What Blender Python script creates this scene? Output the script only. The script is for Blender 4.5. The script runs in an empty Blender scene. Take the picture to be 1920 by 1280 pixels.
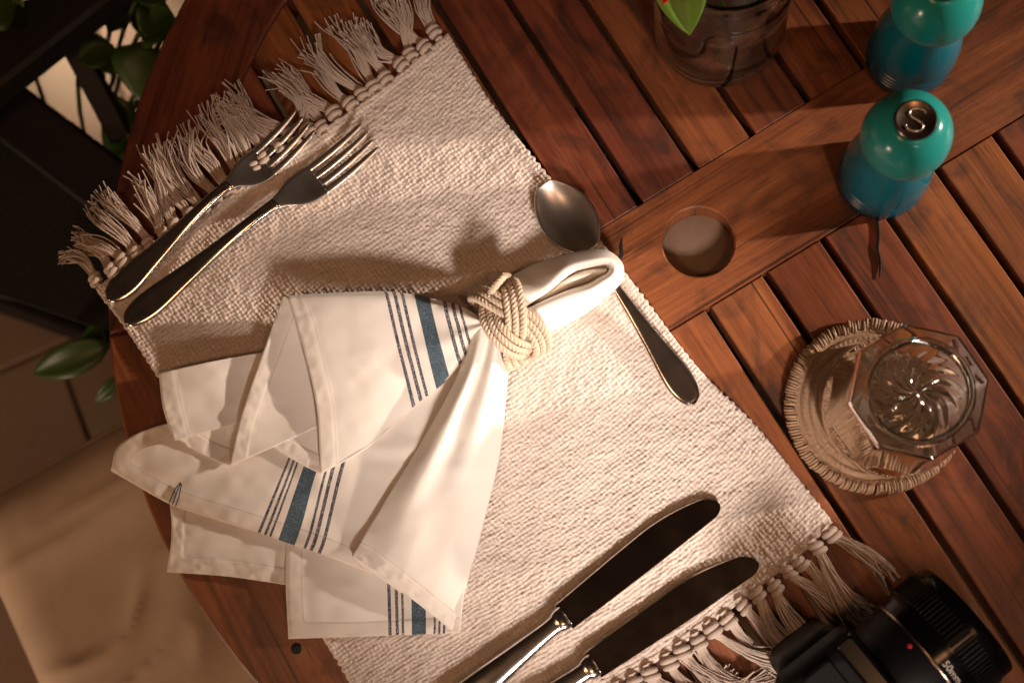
import bpy, math, random
import numpy as np
from mathutils import Vector, Matrix, Quaternion

random.seed(7); rng = np.random.default_rng(7)
sc = bpy.context.scene
COL = sc.collection

# ------------------------------------------------------------------ camera
T = 0.74                      # table top above the floor (m)
H = 0.80                      # camera above the table top (m)
FPX, NX, NY = 2377.7, 1233.7, 1028.4   # focal length in photo pixels, point straight below the camera
_d = Vector((NX-960, -(NY-640), -FPX)).normalized()
Q = _d.rotation_difference(Vector((0, 0, -1)))
CAM = Vector((0, 0, T+H))
cam_d = bpy.data.cameras.new('camera'); cam = bpy.data.objects.new('camera', cam_d); COL.objects.link(cam)
cam.location = CAM; cam.rotation_mode = 'QUATERNION'; cam.rotation_quaternion = Q
cam_d.sensor_width = 36; cam_d.lens = 36*FPX/1920; cam_d.clip_start = 0.02; cam_d.clip_end = 60
cam_d.dof.use_dof = True; cam_d.dof.focus_distance = 0.80; cam_d.dof.aperture_fstop = 5.6
sc.camera = cam

def P(px, py, z=0.0):
    """point on the level plane z metres above the table top that the photo pixel looks at"""
    d = Q @ Vector((px-960, -(py-640), -FPX))
    return CAM + d*((z-H)/d.z)

# ------------------------------------------------------------------ light
w = bpy.data.worlds.new('World'); sc.world = w; w.use_nodes = True
bg = w.node_tree.nodes['Background']; wt = w.node_tree
# dim night surroundings: mostly dark, with faint warm noise patches added for the metal to reflect
_tc = wt.nodes.new('ShaderNodeTexCoord'); _nz = wt.nodes.new('ShaderNodeTexNoise'); _nz.inputs['Scale'].default_value = 2.6; _nz.inputs['Detail'].default_value = 3
_rp = wt.nodes.new('ShaderNodeValToRGB'); _e = _rp.color_ramp.elements
_e[0].position = .40; _e[0].color = (.007, .004, .0025, 1); _e[1].position = .60; _e[1].color = (.030, .016, .009, 1)
_x = _e.new(.70); _x.color = (.22, .080, .024, 1)
wt.links.new(_tc.outputs['Generated'], _nz.inputs['Vector']); wt.links.new(_nz.outputs['Fac'], _rp.inputs[0]); wt.links.new(_rp.outputs[0], bg.inputs[0])
bg.inputs[1].default_value = 1.0

def spot(name, loc, aim, watts, col, angle, blend, size):
    l = bpy.data.lights.new(name, 'SPOT'); l.energy = watts; l.color = col
    l.spot_size = math.radians(angle); l.spot_blend = blend; l.shadow_soft_size = size
    o = bpy.data.objects.new(name, l); COL.objects.link(o); o.location = loc
    o.rotation_mode = 'QUATERNION'; o.rotation_quaternion = (Vector(aim)-Vector(loc)).to_track_quat('-Z', 'Y')
    return o
_m = P(1644, 332)
key = spot('table_lamp_right', _m + Vector((1.30, 0.155, 0.475)), P(1090, 520), 128, (1, .82, .68), 19, 1.0, .026)
low = spot('table_lamp_front', P(1150, 850) + Vector((0.36, -0.78, 0.76)), P(1130, 800), 98, (1, .87, .79), 20, 1.0, .12)
def area(name, loc, aim, watts, col, sx, sy):
    l = bpy.data.lights.new(name, 'AREA'); l.shape = 'RECTANGLE'; l.size = sx; l.size_y = sy; l.energy = watts; l.color = col
    o = bpy.data.objects.new(name, l); COL.objects.link(o); o.location = loc
    o.rotation_mode = 'QUATERNION'; o.rotation_quaternion = (Vector(aim)-Vector(loc)).to_track_quat('-Z', 'Y')
    return o
area('warm_fill', (-0.60, -0.45, T+1.7), P(350, 900), 3.5, (1, .55, .30), .30, .30)  # unseen warm fill overhead, added to lift the cushion and left side
area('cushion_fill', (-1.15, -0.85, T+0.02), P(150, 1100, -.27), 5.0, (1, .70, .46), .12, .12)  # low fill added to brighten the cushion and bring out its wrinkles
area('warm_fill', (0.55, -0.35, T+1.9), P(1300, 900), 3.0, (1, .48, .22), .22, .22)  # second added overhead fill, an orange glow for the cutlery to reflect
spot('floor_fill', P(-330, -420, -0.42), P(190, 90, -T), 20, (1, .84, .62), 40, .8, .05)  # fill added out of view to brighten the pale floor at upper left

vs = sc.view_settings; vs.view_transform = 'Standard'; vs.look = 'None'; vs.exposure = 0.12; vs.gamma = 1; vs.use_curve_mapping = False
sc.render.engine = 'CYCLES'
sc.cycles.use_denoising = True
sc.cycles.max_bounces = 12; sc.cycles.transmission_bounces = 12; sc.cycles.glossy_bounces = 6; sc.cycles.diffuse_bounces = 4
sc.cycles.caustics_refractive = True; sc.cycles.caustics_reflective = True; sc.cycles.blur_glossy = 0.3
sc.cycles.sample_clamp_indirect = 6

# ------------------------------------------------------------------ helpers
ORG = {}
def link(o, parent):
    COL.objects.link(o)
    if parent is not None: o.parent = parent
def worg(o):
    return ORG.get(o.name, Vector((0, 0, 0))) if o is not None else Vector((0, 0, 0))
def tag(o, label=None, cat=None, group=None, kind=None):
    if label: o['label'] = label
    if cat: o['category'] = cat
    if group: o['group'] = group
    if kind: o['kind'] = kind
    return o
def thing(name, loc, label, cat, group=None):
    o = bpy.data.objects.new(name, None); COL.objects.link(o); o.location = loc; o.empty_display_size = .02
    ORG[o.name] = Vector(loc)
    return tag(o, label, cat, group)
def build(name, V, F, mat, parent=None, uv=None, smooth=True, origin=None, solid=0, sharp=None):
    """V in world coordinates; the object's origin is its parent's origin or `origin`"""
    V = np.asarray([tuple(v) for v in V] if not isinstance(V, np.ndarray) else V, dtype=float)
    po = worg(parent)
    o0 = po if (parent is not None or origin is None) else Vector(origin)
    me = bpy.data.meshes.new(name)
    Fl = F.tolist() if isinstance(F, np.ndarray) else F
    me.from_pydata((V - np.array(o0)).tolist(), [], Fl)
    if smooth:
        me.polygons.foreach_set('use_smooth', [True]*len(me.polygons))
    if uv is not None:
        uv = np.asarray(uv, dtype=float)
        lay = me.uv_layers.new(name='UVMap')
        idx = np.empty(len(me.loops), dtype=np.int32); me.loops.foreach_get('vertex_index', idx)
        lay.data.foreach_set('uv', uv[idx].ravel())
    me.validate(); me.update()
    if sharp is not None:
        me.set_sharp_from_angle(angle=math.radians(sharp))
    o = bpy.data.objects.new(name, me)
    me.materials.append(mat)
    link(o, parent)
    if parent is None:
        o.location = o0
    ORG[o.name] = Vector(o0)
    if solid:
        m = o.modifiers.new('thickness', 'SOLIDIFY'); m.thickness = solid; m.offset = 0
    return o
def grid_faces(n, m, closed_u=False, closed_v=False, off=0):
    """index = i*m + j"""
    I = np.arange(n if closed_u else n-1); J = np.arange(m if closed_v else m-1)
    i, j = np.meshgrid(I, J, indexing='ij'); i2 = (i+1) % n; j2 = (j+1) % m
    return np.stack([i*m+j, i2*m+j, i2*m+j2, i*m+j2], -1).reshape(-1, 4) + off
def lathe(profile, seg, c, fr=None):
    """profile [(r,z)] about the vertical through c; returns V,F. fr(r,z,phi)->(r,z)"""
    n = len(profile); ph = np.linspace(0, 2*math.pi, seg, endpoint=False)
    V = np.zeros((seg, n, 3))
    for k, (r, z) in enumerate(profile):
        R = np.full(seg, r); Z = np.full(seg, z)
        if fr is not None: R, Z = fr(k, R, Z, ph)
        V[:, k, 0] = c[0]+R*np.cos(ph); V[:, k, 1] = c[1]+R*np.sin(ph); V[:, k, 2] = c[2]+Z
    return V.reshape(-1, 3), grid_faces(seg, n, closed_u=True)
def frames(pts):
    pts = np.asarray(pts, float); t = np.gradient(pts, axis=0); t /= np.linalg.norm(t, axis=1)[:, None]+1e-12
    up = np.array([0, 0, 1.0]); N = []; n = np.cross(t[0], up)
    if np.linalg.norm(n) < 1e-6: n = np.array([1., 0, 0])
    n /= np.linalg.norm(n)
    for k in range(len(t)):
        n = n - t[k]*(n@t[k]); n /= np.linalg.norm(n)+1e-12; N.append(n.copy())
    N = np.array(N); return t, N, np.cross(t, N)
def tube(pts, rad, sides=6, cap=True):
    pts = np.asarray([tuple(p) for p in pts], float); n = len(pts); t, N, B = frames(pts)
    rad = np.broadcast_to(np.asarray(rad, float), (n,))
    a = np.linspace(0, 2*math.pi, sides, endpoint=False)
    V = pts[:, None] + rad[:, None, None]*(np.cos(a)[None, :, None]*N[:, None]+np.sin(a)[None, :, None]*B[:, None])
    F = grid_faces(n, sides, closed_v=True).tolist()
    if cap: F += [list(range(sides))[::-1], [(n-1)*sides+k for k in range(sides)]]
    return V.reshape(-1, 3), F
class MB:
    def __init__(s): s.V = []; s.F = []; s.n = 0; s.U = []
    def add(s, V, F, uv=None):
        V = np.asarray(V, float); s.V.append(V)
        for f in (F.tolist() if isinstance(F, np.ndarray) else F): s.F.append([i+s.n for i in f])
        s.n += len(V)
        if uv is not None: s.U.append(np.asarray(uv, float))
        return s
    def build(s, name, mat, parent=None, **k):
        return build(name, np.concatenate(s.V), s.F, mat, parent, uv=np.concatenate(s.U) if s.U else None, **k)
def prism(poly, z0, z1, ch=0.0012):
    """chamfered prism over a counter-clockwise plan polygon [(x,y)]; local coordinates"""
    p = np.asarray(poly, float); n = len(p)
    e = np.roll(p, -1, 0)-p; e /= np.linalg.norm(e, axis=1)[:, None]+1e-12
    nr = np.stack([-e[:, 1], e[:, 0]], 1); a = nr+np.roll(nr, 1, 0)
    a /= np.maximum((a*np.roll(nr, 1, 0)).sum(1), .3)[:, None]
    q = p+a*ch
    ring = lambda pp, z: np.column_stack([pp, np.full(n, z)])
    V = np.concatenate([ring(p, z0), ring(p, z1-ch), ring(q, z1)])
    F = []
    for k in range(n):
        k2 = (k+1) % n
        F += [[k, k2, n+k2, n+k], [n+k, n+k2, 2*n+k2, 2*n+k]]
    F += [list(range(2*n, 3*n)), list(range(n))[::-1]]
    return V, F
def vnoise(x, y, seed=0):
    """smooth value noise in numpy, about -1..1"""
    xi = np.floor(x).astype(int); yi = np.floor(y).astype(int); fx = x-xi; fy = y-yi
    fx = fx*fx*(3-2*fx); fy = fy*fy*(3-2*fy)
    def h(a, b):
        n = (a*374761393+b*668265263+seed*974711) & 0x7fffffff
        n = ((n ^ (n >> 13))*1274126177) & 0x7fffffff
        return ((n ^ (n >> 16)) & 0xffff)/32767.5-1
    return (h(xi, yi)*(1-fx)+h(xi+1, yi)*fx)*(1-fy)+(h(xi, yi+1)*(1-fx)+h(xi+1, yi+1)*fx)*fy
def catmull(C, n, axis=0, ts=None):
    """resample control points along an axis with a Catmull-Rom spline"""
    C = np.moveaxis(np.asarray(C, float), axis, 0); m = len(C)
    if ts is None: ts = np.arange(m)
    t = np.linspace(ts[0], ts[-1], n) if np.isscalar(n) else np.asarray(n)
    E = np.concatenate([[2*C[0]-C[1]], C, [2*C[-1]-C[-2]]])
    k = np.clip(np.searchsorted(ts, t, side='right')-1, 0, m-2)
    u = (t-np.asarray(ts)[k])/(np.asarray(ts)[k+1]-np.asarray(ts)[k]); u = u.reshape((-1,)+(1,)*(C.ndim-1))
    a, b, c, d = E[k], E[k+1], E[k+2], E[k+3]
    r = .5*((2*b)+(c-a)*u+(2*a-5*b+4*c-d)*u**2+(3*b-a-3*c+d)*u**3)
    return np.moveaxis(r, 0, axis)
def Pn(A):
    """array of (px,py,z) -> world points"""
    A = np.asarray(A, float); S = A.shape[:-1]; A = A.reshape(-1, 3)
    M = np.array(Q.to_matrix())
    d = (M @ np.stack([A[:, 0]-960, -(A[:, 1]-640), np.full(len(A), -FPX)])).T
    return (np.array(CAM)+d*((A[:, 2]-H)/d[:, 2])[:, None]).reshape(S+(3,))
def text_mesh(s, size, depth):
    c = bpy.data.curves.new('lettering', 'FONT'); c.body = s; c.size = size; c.extrude = depth; c.align_x = 'CENTER'; c.align_y = 'CENTER'; c.resolution_u = 4
    o = bpy.data.objects.new('lettering', c); COL.objects.link(o)
    dg = bpy.context.evaluated_depsgraph_get(); me = o.evaluated_get(dg).to_mesh()
    V = [tuple(v.co) for v in me.vertices]; F = [list(p.vertices) for p in me.polygons]
    o.evaluated_get(dg).to_mesh_clear(); bpy.data.objects.remove(o); bpy.data.curves.remove(c)
    return np.array(V), F

# ------------------------------------------------------------------ materials
class N:
    def __init__(s, name):
        s.m = bpy.data.materials.new(name); s.m.use_nodes = True; s.t = s.m.node_tree
        s.b = s.t.nodes['Principled BSDF']
    def n(s, typ, **k):
        x = s.t.nodes.new(typ)
        for a, v in k.items():
            if a in x.inputs.keys() if isinstance(a, str) else False: x.inputs[a].default_value = v
            else: setattr(x, a, v)
        return x
    def l(s, a, b): s.t.links.new(a, b); return s
    def set(s, **k):
        for a, v in k.items(): s.b.inputs[a.replace('_', ' ')].default_value = v
        return s
    def math(s, op, a, b=None, c=None, clamp=False):
        x = s.t.nodes.new('ShaderNodeMath'); x.operation = op; x.use_clamp = clamp
        for k, v in enumerate((a, b, c)):
            if v is None: continue
            if hasattr(v, 'is_linked'): s.l(v, x.inputs[k])
            else: x.inputs[k].default_value = v
        return x.outputs[0]
    def noise(s, vec, scale, detail=4, rough=.55, dist=0):
        x = s.t.nodes.new('ShaderNodeTexNoise'); x.inputs['Scale'].default_value = scale; x.inputs['Detail'].default_value = detail
        x.inputs['Roughness'].default_value = rough; x.inputs['Distortion'].default_value = dist
        s.l(vec, x.inputs['Vector']); return x.outputs['Fac']
    def ramp(s, fac, stops):
        x = s.t.nodes.new('ShaderNodeValToRGB'); e = x.color_ramp.elements
        while len(e) < len(stops): e.new(.5)
        for k, (p, c) in enumerate(stops): e[k].position = p; e[k].color = (*c, 1)
        s.l(fac, x.inputs[0]); return x.outputs[0]
    def mix(s, fac, a, b, typ='MIX'):
        x = s.t.nodes.new('ShaderNodeMix'); x.data_type = 'RGBA'; x.blend_type = typ
        for k, v in ((0, fac), (6, a), (7, b)):
            if hasattr(v, 'is_linked'): s.l(v, x.inputs[k])
            else: x.inputs[k].default_value = v if k == 0 else (*v, 1)
        return x.outputs[2]
    def mapping(s, vec, scale=(1, 1, 1), loc=None):
        x = s.t.nodes.new('ShaderNodeMapping'); x.inputs['Scale'].default_value = scale; s.l(vec, x.inputs['Vector'])
        if loc is not None: s.l(loc, x.inputs['Location'])
        return x.outputs[0]
    def bump(s, h, strength, dist):
        x = s.t.nodes.new('ShaderNodeBump'); x.inputs['Strength'].default_value = strength; x.inputs['Distance'].default_value = dist
        s.l(h, x.inputs['Height']); s.l(x.outputs[0], s.b.inputs['Normal'])
    def tc(s, w='Object'): return s.t.nodes.new('ShaderNodeTexCoord').outputs[w]
    def uv(s): return s.t.nodes.new('ShaderNodeUVMap').outputs[0]

def wood_mat(name, dark, mid, light, rough=.46, coat=.10):
    a = N(name); info = a.t.nodes.new('ShaderNodeObjectInfo')
    comb = a.t.nodes.new('ShaderNodeCombineXYZ')
    a.l(a.math('MULTIPLY', info.outputs['Random'], 37.0), comb.inputs[0]); a.l(a.math('MULTIPLY', info.outputs['Random'], 91.0), comb.inputs[1])
    u = a.mapping(a.uv(), (1, 1, 1), comb.outputs[0])
    g1 = a.noise(a.mapping(u, (6, 190, 1)), 1.0, 6, .62, .35)       # grain streaks
    g2 = a.noise(a.mapping(u, (4, 30, 1)), 1.0, 3, .5, 1.2)       # broad figure
    g3 = a.noise(a.mapping(u, (30, 600, 1)), 1.0, 3, .6)          # pores
    st = a.noise(a.mapping(u, (22, 34, 1)), 1.0, 5, .6, .8)       # stains
    f = a.math('ADD', a.math('MULTIPLY', g1, .55), a.math('MULTIPLY', g2, .55))
    c = a.ramp(f, [(.36, dark), (.54, mid), (.74, light)])
    c = a.mix(a.math('MULTIPLY', a.math('SUBTRACT', info.outputs['Random'], .5), .9), c, tuple(x*1.5 for x in light), 'MIX') if False else c
    hs = a.t.nodes.new('ShaderNodeHueSaturation'); a.l(c, hs.inputs['Color'])
    a.l(a.math('ADD', a.math('MULTIPLY', info.outputs['Random'], .70), .62), hs.inputs['Value'])
    a.l(a.math('ADD', a.math('MULTIPLY', info.outputs['Random'], .02), .49), hs.inputs['Hue'])
    c = hs.outputs[0]
    c = a.mix(a.ramp(st, [(.50, (0, 0, 0)), (.70, (.72, .72, .72))]), c, tuple(x*.35 for x in dark))
    c = a.mix(a.ramp(g3, [(.30, (.5, .5, .5)), (.42, (0, 0, 0))]), c, tuple(x*.5 for x in dark))
    hc_ = a.noise(a.mapping(u, (2.2, 300, 1)), 1.0, 2, .5, .2)
    c = a.mix(a.ramp(hc_, [(.66, (0, 0, 0)), (.71, (.75, .75, .75))]), c, tuple(x*.25 for x in dark))
    sf = a.noise(a.mapping(u, (14, 60, 1)), 1.0, 6, .7, .3)
    c = a.mix(a.ramp(sf, [(.58, (0, 0, 0)), (.75, (.30, .30, .30))]), c, tuple(min(1, x*1.25+.03) for x in light))
    a.l(c, a.b.inputs['Base Color'])
    a.l(a.math('ADD', a.math('MULTIPLY', st, .35), rough-.15), a.b.inputs['Roughness'])
    a.set(Coat_Weight=coat, Coat_Roughness=.28)
    a.bump(a.math('ADD', a.math('MULTIPLY', g1, .6), a.math('MULTIPLY', g3, .4)), .35, .0008)
    return a.m
M = {}
M['teak'] = wood_mat('oiled_teak', (.048, .0115, .004), (.190, .050, .0165), (.31, .092, .031))
M['dark_wood'] = wood_mat('dark_wood', (.003, .002, .0015), (.007, .004, .003), (.012, .0065, .005), .62, .0)
a = N('crack'); a.set(Base_Color=(.006, .004, .003, 1), Roughness=.9); M['crack'] = a.m

def cloth_mat(name, c1, c2, scale, bump, rough=.9, sheen=.15):
    a = N(name); tc = a.tc()
    n1 = a.noise(tc, scale, 3); n2 = a.noise(tc, 26, 4)
    c = a.mix(n1, c1, c2); c = a.mix(a.ramp(n2, [(.45, (0, 0, 0)), (.75, (.35, .35, .35))]), c, tuple(x*.72 for x in c1))
    a.l(c, a.b.inputs['Base Color']); a.set(Roughness=rough, Sheen_Weight=sheen); a.bump(n1, .5, bump); return a.m
M['mat_yarn'] = cloth_mat('mat_yarn', (.60, .49, .415), (.80, .69, .60), 1400, .0006)
M['fringe_yarn'] = cloth_mat('fringe_yarn', (.50, .38, .30), (.64, .52, .43), 1500, .0003)
M['rope'] = cloth_mat('cotton_rope', (.60, .46, .32), (.73, .59, .44), 1800, .0004)
M['cushion'] = cloth_mat('cushion_cotton', (.54, .40, .29), (.62, .47, .35), 900, .0003)
M['rattan'] = cloth_mat('rattan', (.22, .12, .065), (.44, .28, .165), 420, .0006, .65, 0)
M['black_weave'] = cloth_mat('black_weave', (.006, .005, .005), (.012, .010, .009), 300, .002, .8, 0)

# napkin: u = stripe coordinate, v = distance from the hem edge in cm
a = N('napkin_linen'); uv = a.uv(); sp = a.t.nodes.new('ShaderNodeSeparateXYZ'); a.l(uv, sp.inputs[0]); S_, H_ = sp.outputs[0], sp.outputs[1]
ab = a.math('ABSOLUTE', S_)
tc = a.tc(); wv = a.noise(a.mapping(tc, (1, 1, 1)), 2600, 2)
band = a.math('LESS_THAN', ab, 1.0)
lines = None
for pos in (2.7, 3.6, 4.5):
    x = a.math('LESS_THAN', a.math('ABSOLUTE', a.math('SUBTRACT', ab, pos)), .21)
    lines = x if lines is None else a.math('MAXIMUM', lines, x)
zig = a.math('GREATER_THAN', a.noise(tc, 1500, 1), .43)
lines = a.math('MULTIPLY', lines, a.math('ADD', a.math('MULTIPLY', zig, .5), .5))
base = a.mix(wv, (.80, .73, .65), (.88, .82, .74))
hem = a.math('LESS_THAN', H_, 1.05)
base = a.mix(a.math('MULTIPLY', hem, .22), base, (.66, .54, .43))
st = a.math('LESS_THAN', a.math('ABSOLUTE', a.math('SUBTRACT', H_, 1.05)), .05)
base = a.mix(a.math('MULTIPLY', a.math('MULTIPLY', st, .5), a.math('ADD', a.noise(tc, 120, 2), .1)), base, (.42, .31, .23))
bl = a.mix(a.math('GREATER_THAN', a.noise(tc, 1900, 1), .56), (.035, .068, .095), (.16, .20, .225))
c = a.mix(band, base, bl); c = a.mix(lines, c, (.035, .040, .065))
a.l(c, a.b.inputs['Base Color']); a.set(Roughness=.85, Sheen_Weight=.12)
a.b.inputs['Subsurface Weight'].default_value = 0
hb = a.math('ADD', a.math('MULTIPLY', wv, .25), a.math('MULTIPLY', a.math('SUBTRACT', 1, st), 1.0))
a.bump(hb, .35, .0007); M['napkin'] = a.m

def metal(name, col, rough):
    a = N(name); tc = a.tc(); n = a.noise(tc, 60, 4)
    a.set(Base_Color=(*col, 1), Metallic=1.0); a.l(a.math('ADD', a.math('MULTIPLY', n, .12), rough-.04), a.b.inputs['Roughness'])
    s = a.noise(a.mapping(tc, (200, 900, 400)), 1.0, 2); a.bump(s, .04, .0004); return a.m
M['steel'] = metal('stainless_steel', (.64, .59, .55), .17)
M['satin_steel'] = metal('satin_steel', (.22, .16, .125), .26)
M['blade_steel'] = metal('blade_steel', (.50, .42, .36), .09)
M['fork_steel'] = metal('fork_steel', (.68, .62, .56), .30)
M['worn_steel'] = metal('worn_steel', (.70, .63, .56), .36)
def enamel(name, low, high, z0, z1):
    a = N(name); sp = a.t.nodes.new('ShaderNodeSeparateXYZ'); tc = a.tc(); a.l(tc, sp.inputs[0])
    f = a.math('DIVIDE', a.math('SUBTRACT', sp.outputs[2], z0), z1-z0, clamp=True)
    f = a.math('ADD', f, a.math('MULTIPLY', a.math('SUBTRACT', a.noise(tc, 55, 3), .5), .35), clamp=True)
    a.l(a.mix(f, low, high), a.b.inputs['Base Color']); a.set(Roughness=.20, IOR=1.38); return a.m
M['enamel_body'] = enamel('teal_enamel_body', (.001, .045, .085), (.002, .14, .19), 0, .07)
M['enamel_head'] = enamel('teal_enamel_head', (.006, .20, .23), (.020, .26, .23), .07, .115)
def glass(name, col, rough=0.0, ior=1.5, bump=0):
    a = N(name); a.set(Base_Color=(*col, 1), Roughness=rough, IOR=ior); a.b.inputs['Transmission Weight'].default_value = 1
    if bump: a.bump(a.noise(a.tc(), 240, 3, .5, 1.5), bump, .001)
    return a.m
M['glass'] = glass('clear_glass', (.96, .97, .94), 0, 1.5, .06)
M['vase_glass'] = glass('vase_glass', (.93, .95, .93), 0, 1.48, .04)
M['water'] = glass('water', (.93, .95, .93), 0, 1.333)
a = N('black_plastic'); a.set(Base_Color=(.0025, .0025, .0025, 1), Roughness=.5, IOR=1.25); a.bump(a.noise(a.tc(), 2500, 2), .25, .0003); M['black'] = a.m
a = N('black_gloss'); a.set(Base_Color=(.002, .002, .002, 1), Roughness=.18, IOR=1.32); M['gloss'] = a.m
a = N('red_enamel_dot'); a.set(Base_Color=(.45, .02, .03, 1), Roughness=.4); M['red_dot'] = a.m
a = N('grey_print'); a.set(Base_Color=(.55, .48, .38, 1), Roughness=.6); M['print'] = a.m
def leaf_mat(name, c1, c2):
    a = N(name); n = a.noise(a.tc(), 40, 3); a.l(a.mix(n, c1, c2), a.b.inputs['Base Color']); a.set(Roughness=.45); return a.m
M['leaf'] = leaf_mat('leaf_green', (.022, .050, .006), (.05, .10, .014))
M['leaf_bright'] = leaf_mat('leaf_bright', (.13, .30, .02), (.20, .40, .04))
M['stem'] = leaf_mat('stem_green', (.05, .07, .02), (.07, .10, .03))
a = N('red_petal'); a.set(Base_Color=(.75, .03, .03, 1), Roughness=.5); M['petal'] = a.m
a = N('hole_plug'); a.l(a.mix(a.noise(a.tc(), 90, 4), (.20, .125, .080), (.28, .185, .125)), a.b.inputs['Base Color']); a.set(Roughness=.6); M['plug'] = a.m
a = N('stone_tile'); n = a.noise(a.tc(), 9, 5); n2 = a.noise(a.tc(), 2.2, 3)
a.l(a.mix(a.ramp(n2, [(.4, (0, 0, 0)), (.65, (1, 1, 1))]), a.mix(n, (.15, .10, .065), (.27, .19, .13)), (.19, .10, .06)), a.b.inputs['Base Color']); a.set(Roughness=.7); a.bump(n, .3, .002); M['tile'] = a.m
a = N('grout'); a.set(Base_Color=(.30, .25, .20, 1), Roughness=.9); M['grout'] = a.m

# ------------------------------------------------------------------ the setting: floor of stone tiles
V = np.array([(-4, -4, -.004), (4, -4, -.004), (4, 4, -.004), (-4, 4, -.004)], float)
floor = tag(build('floor', V, [[0, 1, 2, 3]], M['grout'], smooth=False, origin=(0, 0, 0)), kind='structure')
tv, tf = prism([(-.098, -.098), (.098, -.098), (.098, .098), (-.098, .098)], -.012, 0, .003)
tme = bpy.data.meshes.new('tile'); tme.from_pydata(tv.tolist(), [], tf); tme.materials.append(M['tile'])
fc = P(60, 520, -T); ca, sa = math.cos(.42), math.sin(.42)
for i in range(-6, 7):
    for j in range(-6, 7):
        x, y = i*.2+(.1 if j % 2 else 0), j*.2
        o = bpy.data.objects.new('tile', tme); COL.objects.link(o); o.parent = floor
        o.location = (fc.x+ca*x-sa*y, fc.y+sa*x+ca*y, .004+random.uniform(-.0015, .0015)); o.rotation_euler = (random.gauss(0, .004), random.gauss(0, .004), .42+math.pi/2*random.randint(0, 3))

# ------------------------------------------------------------------ round slatted table
RT, RI, TH = .3961, .331, .5472
TC = P(1313, 458.5)
table = thing('round_table', (TC.x, TC.y, 0), 'round reddish teak table with parallel slats, a wide centre plank and an umbrella hole', 'table')
e1 = np.array([math.cos(TH), math.sin(TH)]); e2 = np.array([-math.sin(TH), math.cos(TH)])
def tab(Vl, z=T):      # table-plan coordinates -> world
    Vl = np.asarray(Vl, float); r = np.zeros((len(Vl), 3))
    r[:, :2] = np.array([TC.x, TC.y])+Vl[:, :1]*e1+Vl[:, 1:2]*e2; r[:, 2] = z+Vl[:, 2]; return r
TK = .022
YU, YL = .0425, -.0370
OFF, PITCH, GAP = -.0181, .0424, .0046
# centre plank with round hole: two halves of a ring stitched into one board
xe = math.sqrt(RI**2-.04**2)-.0006
hr = .0228
nh = 40; hc = np.array([0.0, 0.0022])
ang = np.sort(np.concatenate([np.linspace(0, 2*math.pi, nh, endpoint=False)]+[[math.atan2(y-hc[1], x-hc[0]) % (2*math.pi)] for x in (xe, -xe) for y in (YU, YL)])); nh = len(ang)
inner = np.stack([hc[0]+hr*np.cos(ang), hc[1]+hr*np.sin(ang)], 1)
def box_hit(t):
    c, s = math.cos(t), math.sin(t); k = []
    if abs(c) > 1e-9: k.append(((xe if c > 0 else -xe)-hc[0])/c)
    if abs(s) > 1e-9: k.append(((YU if s > 0 else YL)-hc[1])/s)
    k = min(k); return (hc[0]+c*k, hc[1]+s*k)
outer = np.array([box_hit(t) for t in ang])
mid = hc+(inner-hc)*1.05
Vp = []; 
for pts, z in ((outer, -TK), (outer, 0), (mid, 0), (inner, -.0012), (inner, -TK)):
    Vp.append(np.column_stack([pts, np.full(nh, z)]))
Vp = np.concatenate(Vp); Fp = []
for r in range(5):
    for k in range(nh):
        k2 = (k+1) % nh; r2 = (r+1) % 5
        Fp.append([r*nh+k, r*nh+k2, r2*nh+k2, r2*nh+k])
plank = build('centre_plank', tab(Vp), Fp, M['teak'], table, uv=Vp[:, :2]+np.array([.33, .2]), smooth=False)
pv, pf = lathe([(0, -.026), (hr+.003, -.026), (hr+.003, -.0225), (hr-.001, -.019), (0, -.019)], 40, (TC.x+hc[1]*e2[0], TC.y+hc[1]*e2[1], T))
build('hole_plug', pv, pf, M['plug'], table)
for i in range(-9, 9):
    x0 = OFF+i*PITCH+GAP/2; x1 = OFF+(i+1)*PITCH-GAP/2
    for sgn in (1, -1):
        lim = (RI-.0006)
        if min(abs(x0), abs(x1)) > lim-.03: continue
        xa, xb = max(x0, -lim+.004), min(x1, lim-.004)
        if xb-xa < .008: continue
        xs = np.linspace(xa, xb, 6)
        arc = [(x, math.sqrt(lim**2-x*x)) for x in xs]
        y0 = YU+.0006 if sgn > 0 else -YL+.0006
        arc = [(x, y) for x, y in arc if y > y0+.01]
        if len(arc) < 3: continue
        poly = [(arc[0][0], y0), (arc[-1][0], y0)]+arc[::-1]
        if sgn < 0: poly = [(x, -y) for x, y in poly][::-1]
        dz = random.uniform(-.0006, .0006)
        Vs, Fs = prism(poly, -TK, dz, .0008)
        build('slat', tab(Vs), Fs, M['teak'], table, uv=np.stack([Vs[:, 1], Vs[:, 0]], 1), smooth=False)
NS = 8
for k in range(NS):
    a0 = -TH+math.radians(8)+2*math.pi*k/NS; a1 = a0+2*math.pi/NS-.0015
    aa = np.linspace(a0, a1, 14)
    poly = [(RT*math.cos(t), RT*math.sin(t)) for t in aa]+[(RI*math.cos(t), RI*math.sin(t)) for t in aa[::-1]]
    Vs, Fs = prism(poly, -.028, .0003, .002)
    # the big cap is a long concave polygon: use quads instead
    n = len(poly); Fs = Fs[:-2]
    for q in range(13):
        Fs += [[2*n+q, 2*n+q+1, 2*n+n-2-q, 2*n+n-1-q], [q+1, q, n-1-q, n-2-q]]
    am = (a0+a1)/2; c_, s_ = math.cos(am), math.sin(am)
    u = -Vs[:, 0]*s_+Vs[:, 1]*c_; v = Vs[:, 0]*c_+Vs[:, 1]*s_
    build('rim_segment', tab(Vs), Fs, M['teak'], table, uv=np.stack([u, v], 1), smooth=False)
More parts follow.
